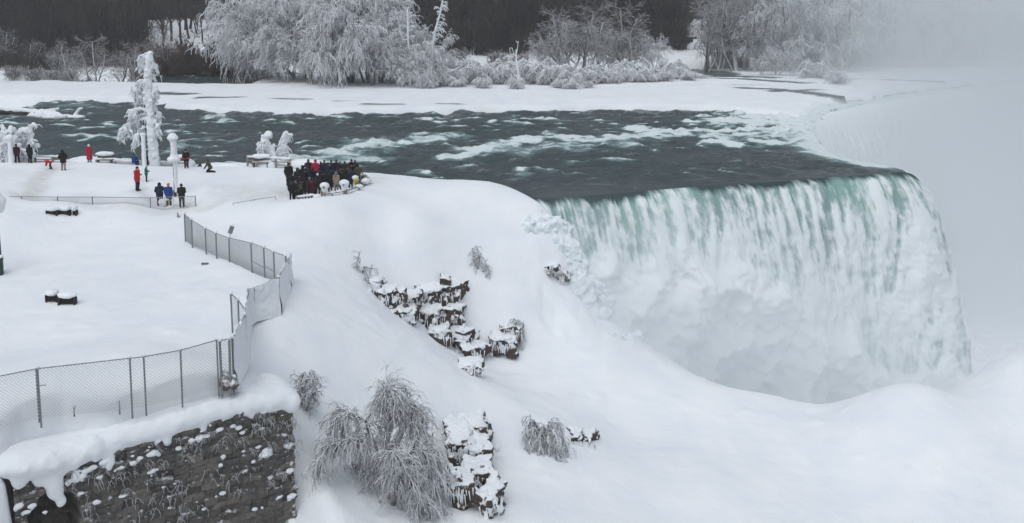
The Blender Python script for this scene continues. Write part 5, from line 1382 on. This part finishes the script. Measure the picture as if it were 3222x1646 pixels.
def person_parts(pose, coat, headgear, extra=None):
    key = (pose, coat, headgear, extra)
    if key in PARTS: return PARTS[key]
    J = figure(POSES[pose]); out = {}
    hd, nk, ch, hp = J['head'], J['neck'], J['chest'], J['hip']
    fwd = unit(np.array([0, -1, 0]) + (unit(hd - nk) - [0, 0, 1]) * np.array([0, 1.0, 1.0]))
    upv = unit(hd - nk + [0, 0, .0]); upv = unit(upv - fwd * (upv @ fwd))
    b = SDF()
    b.cap(hd + upv * .045 + fwd * -.02, hd - upv * .035 + fwd * .01, .088, .070, .03); b.cap(hd - upv * .07 + fwd * .045, hd - upv * .085 + fwd * .05, .042, .038, .03)
    b.cap(hd + fwd * .088 + upv * .012, hd + fwd * .108 - upv * .022, .010, .017, .012)
    for sx in (-1, 1):
        b.ell(hd + [sx * .085, .01, -.005], (.014, .025, .034), .01); b.cap(hd + fwd * .078 + upv * .034 + [sx * .018, 0, 0], hd + fwd * .072 + upv * .034 + [sx * .05, 0, 0], .013, .011, .012)
    b.cap(hd + fwd * .088 - upv * .052 + [-.02, 0, 0], hd + fwd * .088 - upv * .052 + [.02, 0, 0], .010, .010, .008)
    b.cap(hd - upv * .06, nk - upv * .06, .056, .060, .03)
    b.cap(nk, ch, .09, .13, .05); b.cap(ch, hp, .13, .13, .05)
    for n, sd in (('l', 1), ('r', -1)):
        b.cap(nk - upv * .03, J['sh'+n], .07, .058, .04); b.cap(J['sh'+n], J['el'+n], .050, .040, .03); b.cap(J['el'+n], J['wr'+n], .040, .028, .02); hand(b, J['wr'+n], J['fi'+n], sd)
        b.cap(J['hj'+n], J['kn'+n], .080, .055, .04); b.cap(J['kn'+n], J['an'+n], .052, .035, .03); b.cap(J['an'+n], J['to'+n], .035, .03, .02)
    out['body'] = b.mesh(.016)
    # jacket: shell over torso and sleeves
    c = SDF()
    fl = {'short': .02, 'mid': .16, 'long': .50}[coat]
    dn = unit(hp - ch); legd = unit((J['knl'] + J['knr']) / 2 - hp)
    for sx in (-.075, .075):
        o = np.array([sx, 0, 0])
        c.cap(ch + o + [0, 0, .03], hp + o * 1.0, .155, .150, .08)
        if fl: c.cap(hp + o, hp + o * 1.1 + legd * fl, .150, .150 + .05 * (coat == 'long'), .08)
    c.cap(nk + [0, .01, -.03], ch, .085, .15, .06); c.cap(nk + [0, .015, 0], nk + [0, .01, -.05], .088, .1, .04)
    for n in 'lr':
        c.cap(nk + (J['sh'+n] - nk) * .5 - [0, 0, .03], J['sh'+n], .09, .090, .06); c.cap(J['sh'+n], J['el'+n], .088, .074, .05); c.cap(J['el'+n], J['wr'+n] + (J['el'+n] - J['wr'+n]) * .05, .072, .056, .03)
    out['jacket'] = c.mesh(.022, (.010, 9, 5))
    g = SDF(); g.cap(J['hjl'] + [0, 0, .02], J['hjr'] + [0, 0, .02], .135, .135, .05)
    for n in 'lr':
        g.cap(J['hj'+n], J['kn'+n], .115, .085, .04); g.cap(J['kn'+n], J['an'+n] + (J['kn'+n] - J['an'+n]) * .12, .083, .072, .03)
    out['trousers'] = g.mesh(.022, (.008, 8, 6))
    for n in 'lr':
        f = SDF().cap(J['an'+n] + (J['kn'+n] - J['an'+n]) * .3, J['an'+n], .072, .062, .03).cap(J['an'+n] - (J['kn'+n] - J['an'+n]) * .08, J['to'+n], .055, .050, .03)
        out['boot_' + n] = f.mesh(.02)
    h = SDF()
    if headgear == 'hat':
        h.cap(hd + upv * .05 - fwd * .015, hd + upv * .085 - fwd * .02, .106, .085, .03); h.cap(hd + upv * .04 - fwd * .045, hd + upv * .045 - fwd * .02, .098, .1, .03)
    elif headgear == 'hood':
        h.cap(hd + upv * .06 - fwd * .035, hd - upv * .06 - fwd * .045, .118, .115, .04); h.cap(hd - upv * .06 - fwd * .04, nk - fwd * .05 - upv * .05, .11, .13, .05)
    elif headgear == 'cap':
        h.cap(hd + upv * .06 - fwd * .01, hd + upv * .08 - fwd * .02, .1, .085, .03); h.box(hd + upv * .05 + fwd * .12, (.075, .06, .012), .01, .02)
    else:   # hair
        h.cap(hd + upv * .065 - fwd * .025, hd + upv * .04 - fwd * .035, .097, .098, .03); h.cap(hd - fwd * .055, hd - upv * (.16 if headgear == 'longhair' else .06) - fwd * .06, .088, .075 if headgear == 'longhair' else .06, .03)
    out['head'] = h.mesh(.018)
    if extra == 'backpack':
        q = SDF().box((ch + hp) / 2 + [0, .21, .07], (.16, .10, .23), .06).box((ch + hp) / 2 + [0, .31, -.02], (.12, .04, .12), .03).cap(J['shl'] + [.07, .1, .06], J['shl'] + [.08, -.1, .03], .03, .03).cap(J['shr'] + [-.07, .1, .06], J['shr'] + [-.08, -.1, .03], .03, .03)
        out['backpack'] = q.mesh(.025)
    if extra == 'scarf':
        out['scarf'] = SDF().cap(nk + [-.06, -.02, .02], nk + [.06, -.02, .02], .10, .10).cap(nk + [.04, -.12, 0], nk + [.05, -.17, -.25], .045, .04).mesh(.02, (.008, 14, 3))
    PARTS[key] = {}
    for k, (V, Q) in out.items():
        nm = {'head': {'hat': 'hat', 'hood': 'hood', 'cap': 'cap'}.get(headgear, 'hair')}.get(k, 'boot' if k.startswith('boot') else k)
        o = build(nm, V, Q, SKIN); o.data.materials[0] = SKIN
        PARTS[key][k] = o.data
        COL.objects.unlink(o); bpy.data.objects.remove(o)
    return PARTS[key]
NAMES = dict(jacket='jacket', trousers='trousers', boot_l='boot', boot_r='boot', backpack='backpack', scarf='scarf')
def person(label, loc, face, pose, jacket, legs, headgear='hat', hcol='black', coat='mid', sc=1.0, extra=None, ecol='black', glove=None, group=None):
    pp = person_parts(pose, coat, headgear, extra)
    hn = {'hat': 'hat', 'hood': 'hood', 'cap': 'cap'}.get(headgear, 'hair')
    cols = dict(body=SKIN, jacket=CL[jacket], trousers=CL[legs], boot_l=CL['boots'], boot_r=CL['boots'], head=CL[hcol], backpack=CL[ecol], scarf=CL[ecol])
    root = None
    for k in pp:
        o = bpy.data.objects.new("person" if k == 'body' else NAMES.get(k, hn), pp[k]); COL.objects.link(o)
        o.material_slots[0].link = 'OBJECT'; o.material_slots[0].material = cols[k]
        if k == 'body': root = o
        else: o.parent = root
    root.location = loc; root.rotation_euler = (0, 0, rad(face)); root.scale = (sc,) * 3
    return tag(root, label, "person", group)
def foot(px, py, z=None):
    """a place on the snow at a picture point (feet)"""
    return hit(px, py, 40, 95)
def by_height(px, head, feet, height):
    Y = height * F / (feet - head); p = PY(px, feet, Y); p[2] = zland(p[0], p[1]); return p
# face: 0 looks at the camera, 180 away, 90 to the right, -90 to the left
def P1(label, px, feet, hgt, face, *a, **k):
    p = hit(px, feet, 55, 92); return person(label, p - [0, 0, .03], face, *a, sc=hgt / 1.75, **k)
P1("person in a long red jacket and navy trousers looking down at a phone", 433, 600, 1.90, 80, 'phone', 'red', 'darkblue', 'hair', 'hairbrown', 'mid')
P1("child in a teal jacket with light hair beside the person in red", 461, 571, 1.25, 115, 'phone', 'teal', 'boots', 'longhair', 'blond', 'mid')
P1("woman in a long crimson coat and white hat facing the river", 282, 511, 1.66, 172, 'stand', 'crimson', 'grey', 'hat', 'white', 'long')
P1("person in a black hooded jacket and tan trousers on the snow mound", 200, 536, 1.78, 185, 'pockets', 'black', 'tan', 'hood', 'black', 'mid')
P1("small child in red bending over the snow", 157, 532, 1.20, -80, 'bend', 'red', 'navy', 'hat', 'red', 'short')
P1("person in a dark maroon coat leaning by the river rail beside the iced shrub", 54, 512, 1.70, 190, 'stand2', 'maroon', 'black', 'hat', 'black', 'mid')
P1("person in black standing at the river rail right of the maroon coat", 95, 513, 1.70, 170, 'stand', 'black', 'black', 'hood', 'black', 'mid')
P1("person in a red jacket half hidden at the left iced thicket", 32, 507, 1.60, 100, 'lean', 'red', 'black', 'hat', 'red', 'mid')
P1("person in a blue jacket sitting low behind the short white post", 424, 509, 1.65, 170, 'sit', 'blue', 'black', 'hat', 'navy', 'short')
P1("person in dark olive sitting between the white post and the tall iced tree", 457, 510, 1.70, 190, 'sit', 'black', 'black', 'hood', 'olive', 'short')
pb = P1("person in black holding a red sled in front of the river", 587, 530, 1.68, 5, 'carry', 'black', 'maroon', 'hat', 'black', 'mid')
P1("person in an olive jacket kneeling on the snow", 657, 542, 1.62, -80, 'kneel', 'olive', 'black', 'hood', 'olive', 'short')
p = hit(587, 529, 55, 92); t = tag(thing("sled", p + [0, -.36, .86], .15), "red plastic sled held by the person in black", "sled")
nn = 24; th = np.linspace(-1, 1, nn); q_ = np.linspace(-1, 1, 10); TH, QQ = np.meshgrid(th, q_, indexing='ij')
V = np.stack([TH * .55, QQ * .19 * (1 - .25 * TH ** 4), .07 * QQ ** 4 + .10 * np.maximum(0, TH) ** 3], -1)
sf = gridfaces(nn, 10); V2 = V - [0, 0, .015]
build("shell", np.concatenate([V.reshape(-1, 3), V2.reshape(-1, 3)]), [sf, sf[:, ::-1] + nn * 10], clothm("red_plastic", (.5, .03, .03)), t)
V, Q = tubes([(.5, 0, .1, .68, -.05, -.12, .012, .012), (.68, -.05, -.12, .45, -.1, -.2, .012, .012)], 5); build("rope", V, Q, CL['rust'], t)
p = hit(627, 500, 55, 92); V, Q = SDF().ell((0,0,.16),(.24,.2,.22)).ell((.04,.05,.38),(.15,.13,.12)).mesh(.04,(.03,4,3)); o = build("bag", V, Q, CL['charcoal']); o.location = p; tag(o, "dark bundle resting at the snow edge between the sled and the kneeling person", "bag")
p16 = PZ(573, 653, .2); person("person in black with a grey collar and backpack at the low rail", p16, 195, 'phone', 'black', 'black', 'hat', 'charcoal', 'short', 1.02, 'backpack', 'black')
p15 = PZ(527, 655, .2); person("person in a blue jacket and bright orange hat behind the yellow box", p15 + [0, .35, 0], 180, 'stand', 'blue', 'navy', 'hat', 'orange', 'mid', 1.03)
p14 = PZ(497, 655, .2); person("person in navy leaning over the rail beside the orange hat", p14 + [0, .45, 0], 200, 'lean', 'navy', 'maroon', 'hood', 'navy', 'mid', 1.08)

# the crowd at the viewpoint: (picture x, head top y, distance, look)
CROWD = [
 (907,500,74.0,185,'stand','black','black','hat','black','mid',None,'black',"person in a black jacket standing apart at the left end of the crowd"),
 (970,501,76.0,200,'photo','black','navy','hair','hairbrown','mid',None,'black',"dark haired person in black at the back left of the crowd near the red jacket"),
 (992,500,75.6,170,'stand','crimson','black','hat','crimson','mid',None,'black',"person in a bright red jacket at the back of the crowd"),
 (1009,508,76.2,180,'pockets','navy','navy','hair','black','mid',None,'black',"dark navy figure directly right of the red jacket in the back row"),
 (1020,505,77.0,180,'stand','charcoal','navy','hair','hairbrown','mid',None,'black',"person in charcoal with brown hair second right of the red jacket"),
 (1032,511,75.8,170,'photo','navy','navy','hat','navy','mid',None,'black',"person in navy taking a photo in the middle of the back row"),
 (1042,508,76.8,190,'stand','navy','black','hair','hairbrown','mid',None,'black',"brown haired person in navy right of the photographer in the back row"),
 (1058,504,77.0,180,'stand2','navy','navy','hat','black','mid',None,'black',"taller person in navy with a black hat in the back row"),
 (1070,512,76.3,165,'pockets','black','navy','hair','grey','mid',None,'black',"grey haired person in black in the back row right of the tall navy figure"),
 (1085,517,76.0,175,'stand','black','navy','hair','hairbrown','mid',None,'black',"person in black with brown hair in the back row beside the brown jacket"),
 (1106,502,76.5,200,'photo','black','black','hat','black','mid',None,'black',"tall person in black taking a photo at the right of the back row"),
 (1117,508,76.0,215,'stand','charcoal','black','hair','hairbrown','mid',None,'black',"person in charcoal at the far right of the back row by the dark shrub"),
 (952,516,72.5,190,'photo','black','black','hood','black','mid',None,'black',"hooded person in black raising both hands at the left middle of the crowd"),
 (968,513,72.0,175,'stand','black','charcoal','hat','charcoal','mid','backpack','charcoal',"person with a charcoal backpack in the left middle of the crowd"),
 (985,528,72.6,180,'stand2','black','navy','hair','black','mid',None,'black',"black haired person with folded arm behind the white hat"),
 (1004,530,72.8,180,'pockets','navy','navy','hat','navy','short',None,'black',"person in short navy jacket and navy hat behind the left snow capped viewer"),
 (1024,528,73.0,175,'stand','navy','navy','hood','navy','mid',None,'black',"hooded navy figure in the centre of the crowd"),
 (1043,532,72.2,185,'pockets','navy','charcoal','hat','black','mid',None,'black',"person in navy with charcoal trousers left of the brown jacket"),
 (1076,526,72.3,180,'stand','brown','navy','hair','black','mid',None,'black',"person in a brown jacket near the right end of the crowd"),
 (1096,533,72.0,190,'stand2','brown','black','hair','hairbrown','short',None,'black',"person in a dark brown short jacket right of the brown jacket"),
 (1110,530,73.0,200,'photo','black','black','hat','black','mid',None,'black',"crouched looking person in black above the yellow viewer"),
 (917,543,70.5,185,'stand','black','black','hair','black','mid',None,'black',"person in black with black hair below the one standing apart on the left"),
 (940,546,70.0,175,'stand','black','black','hat','black','mid',None,'black',"broad person in black with a black hat at the left of the middle row"),
 (999,545,70.3,185,'pockets','black','rust','hat','white','mid',None,'black',"person in black with a white hat in the middle of the crowd"),
 (974,557,68.6,180,'stand','charcoal','maroon','hat','grey','mid','backpack','maroon',"person with a grey hat and maroon backpack in the front of the crowd"),
 (1038,550,69.6,175,'stand','black','black','hair','hairbrown','mid',None,'black',"dark coated person with brown hair between the two snow capped viewers"),
 (1058,562,68.6,165,'stand','tan','grey','hood','grey','mid',None,'black',"person in a tan coat with a grey hood beside the larger snow capped viewer"),
 (1103,556,69.5,180,'stand','navy','navy','hat','navy','mid',None,'black',"person in a navy jacket beside the yellow viewer"),
 (1127,560,71.4,200,'pockets','olive','black','hat','black','mid',None,'black',"person in olive green at the right end of the front row"),
 (917,583,67.4,185,'stand','black','black','hat','charcoal','short',None,'black',"person in black at the bottom left corner of the crowd"),
 (930,583,67.9,170,'stand2','charcoal','black','hat','grey','mid',None,'black',"person in charcoal with a grey hat in the front row on the left"),
 (946,585,67.2,190,'stand','black','black','hat','maroon','mid','backpack','olive',"person with an olive backpack in the front row on the left"),
 (985,572,67.9,180,'pockets','maroon','black','hair','hairbrown','mid',None,'black',"person in a dark maroon coat left of the left snow capped viewer"),
 (1008,575,67.8,185,'stand','black','brown','hood','black','mid',None,'black',"hooded person in black directly behind the left snow capped viewer"),
]
CROWD += [
 (960,530,71.2,178,'pockets','black','black','hat','navy','mid',None,'black',"person in black with a navy hat directly below the hooded photographer"),
 (978,541,71.0,185,'stand','navy','black','hood','navy','mid',None,'black',"hooded person in navy just left of the white hat"),
 (1015,548,70.6,172,'stand','black','black','hat','black','mid',None,'black',"person in black just right of the white hat"),
 (1030,541,71.4,190,'photo','charcoal','black','hood','charcoal','mid',None,'black',"hooded person in charcoal with raised hands above the gap between the viewers"),
 (1062,541,71.2,180,'stand2','navy','navy','hat','charcoal','mid',None,'black',"person in navy with a charcoal hat above the larger snow capped viewer"),
 (1088,546,71.0,175,'pockets','black','black','hair','black','mid',None,'black',"bareheaded black haired person in black below the brown jacket"),
 (928,560,69.2,180,'stand','navy','black','hood','black','mid',None,'black',"person in navy with a black hood above the front left corner row"),
 (955,565,68.9,188,'stand','black','charcoal','hat','black','mid',None,'black',"person in black with charcoal trousers left of the grey hat"),
 (990,557,69.4,176,'stand','navy','navy','hair','black','mid',None,'black',"bareheaded person in navy just right of the grey hat"),
 (1075,560,69.0,184,'stand','black','black','hat','navy','mid',None,'black',"person in black with a navy hat behind the larger snow capped viewer"),
 (1116,534,74.0,190,'stand','navy','black','hat','black','mid',None,'black',"person in navy with a black hat at the right edge above the yellow viewer"),
 (936,528,72.0,182,'stand','black','black','hood','charcoal','mid',None,'black',"person in black with a charcoal hood left of the hooded photographer"),
]
for px, hy, Y, face, pose, jc, lc, hg, hc, ct, ex, ec, lab in CROWD:
    top = PY(px, hy, Y); g = zland(top[0], Y); hgt = min(1.92, max(1.5, top[2] - g))
    # stand on the snow; where a figure would be too tall it stands on a trodden step
    person(lab, np.array([top[0], Y, g - .02]), face, pose, jc, lc, hg, hc, ct, hgt / 1.75, ex, ec, None, "crowd at the viewpoint")
    if abs(top[2] - g - hgt) > .12: print("CROWD", lab[:40], round(top[2] - g, 2))

# ------------------------------------------------------------------ air: haze over everything, mist rising from the gorge
def volume_box(name, lo, hi, loc=(0, 0, 0), rz=0.0):
    lo, hi = np.array(lo, float), np.array(hi, float); c, s = (lo + hi) / 2, hi - lo
    V, Q = boxes([(*c, *s, 0)])
    m = bpy.data.materials.new(name + "_air"); m.use_nodes = True
    m.node_tree.nodes.remove(m.node_tree.nodes["Principled BSDF"])
    t = NT(m); v = t.new("VolumePrincipled"); v.inputs["Color"].default_value = (.958, .974, .982, 1)
    v.inputs["Anisotropy"].default_value = .1
    m.node_tree.links.new(v.outputs[0], m.node_tree.nodes["Material Output"].inputs["Volume"])
    o = build(name, V, Q, m, None, False); o.location = loc; o.rotation_euler = (0, 0, rz)
    return tag(o, None, None, None, "stuff"), t, v, m
hz, t, v, m = volume_box("haze", (-260, -20, -25), (380, 480, 62))
v.inputs["Density"].default_value = .00035

def comps(t):
    s = t.new("SeparateXYZ"); t.l.new(t.obj(), s.inputs[0]); return s.outputs
# mist drifting out of the gorge beyond the near curtain
mi, t, v, m = volume_box("mist", (18, 82, -24), (230, 290, 46))
x, y, zz = comps(t)
n = t.noise(t.obj(), .035, 3, .55)
xs = t.math('SUBTRACT', x, t.rng(zz, -3, 9, 0, 13))
d = t.math('MULTIPLY', t.rng(xs, 24, 96, 0, .034, smooth=True), t.rng(y, 84, 104, .0, 1, smooth=True))
d = t.math('MULTIPLY', d, t.rng(n, .33, .66, .15, 1.7))
d = t.math('MULTIPLY', d, t.rng(zz, -14, 8, 2.4, .85))
t.put(v.inputs["Density"], d); m.cycles.volume_step_rate = .15
# spray boiling up at the foot of the near curtain
ax = math.atan2(.365, .931)
sp, t, v, m = volume_box("spray", (-1, -15, -22), (44, 1.5, 1), (2.6, 73.5, 0), ax)
x, y, zz = comps(t)
top = t.math('ADD', t.rng(x, 0, 17, -2.6, -6.0), t.rng(x, 17, 37, 0, -11.0))
n1 = t.noise(t.obj(), .20, 3, .55, .4)
bl = t.math('MULTIPLY', t.math('SUBTRACT', n1, .5), 14.0)
a = t.math('ADD', t.math('SUBTRACT', top, zz), bl)
d = t.math('MULTIPLY', t.rng(a, -1.0, 5.0, 0, .11, smooth=True), t.rng(y, -13, -8, 0, 1))
thin = t.rng(t.math('SUBTRACT', top, zz), -8, 3, 0, .025, smooth=True)
t.put(v.inputs["Density"], t.math('ADD', d, thin)); m.cycles.volume_step_rate = .16
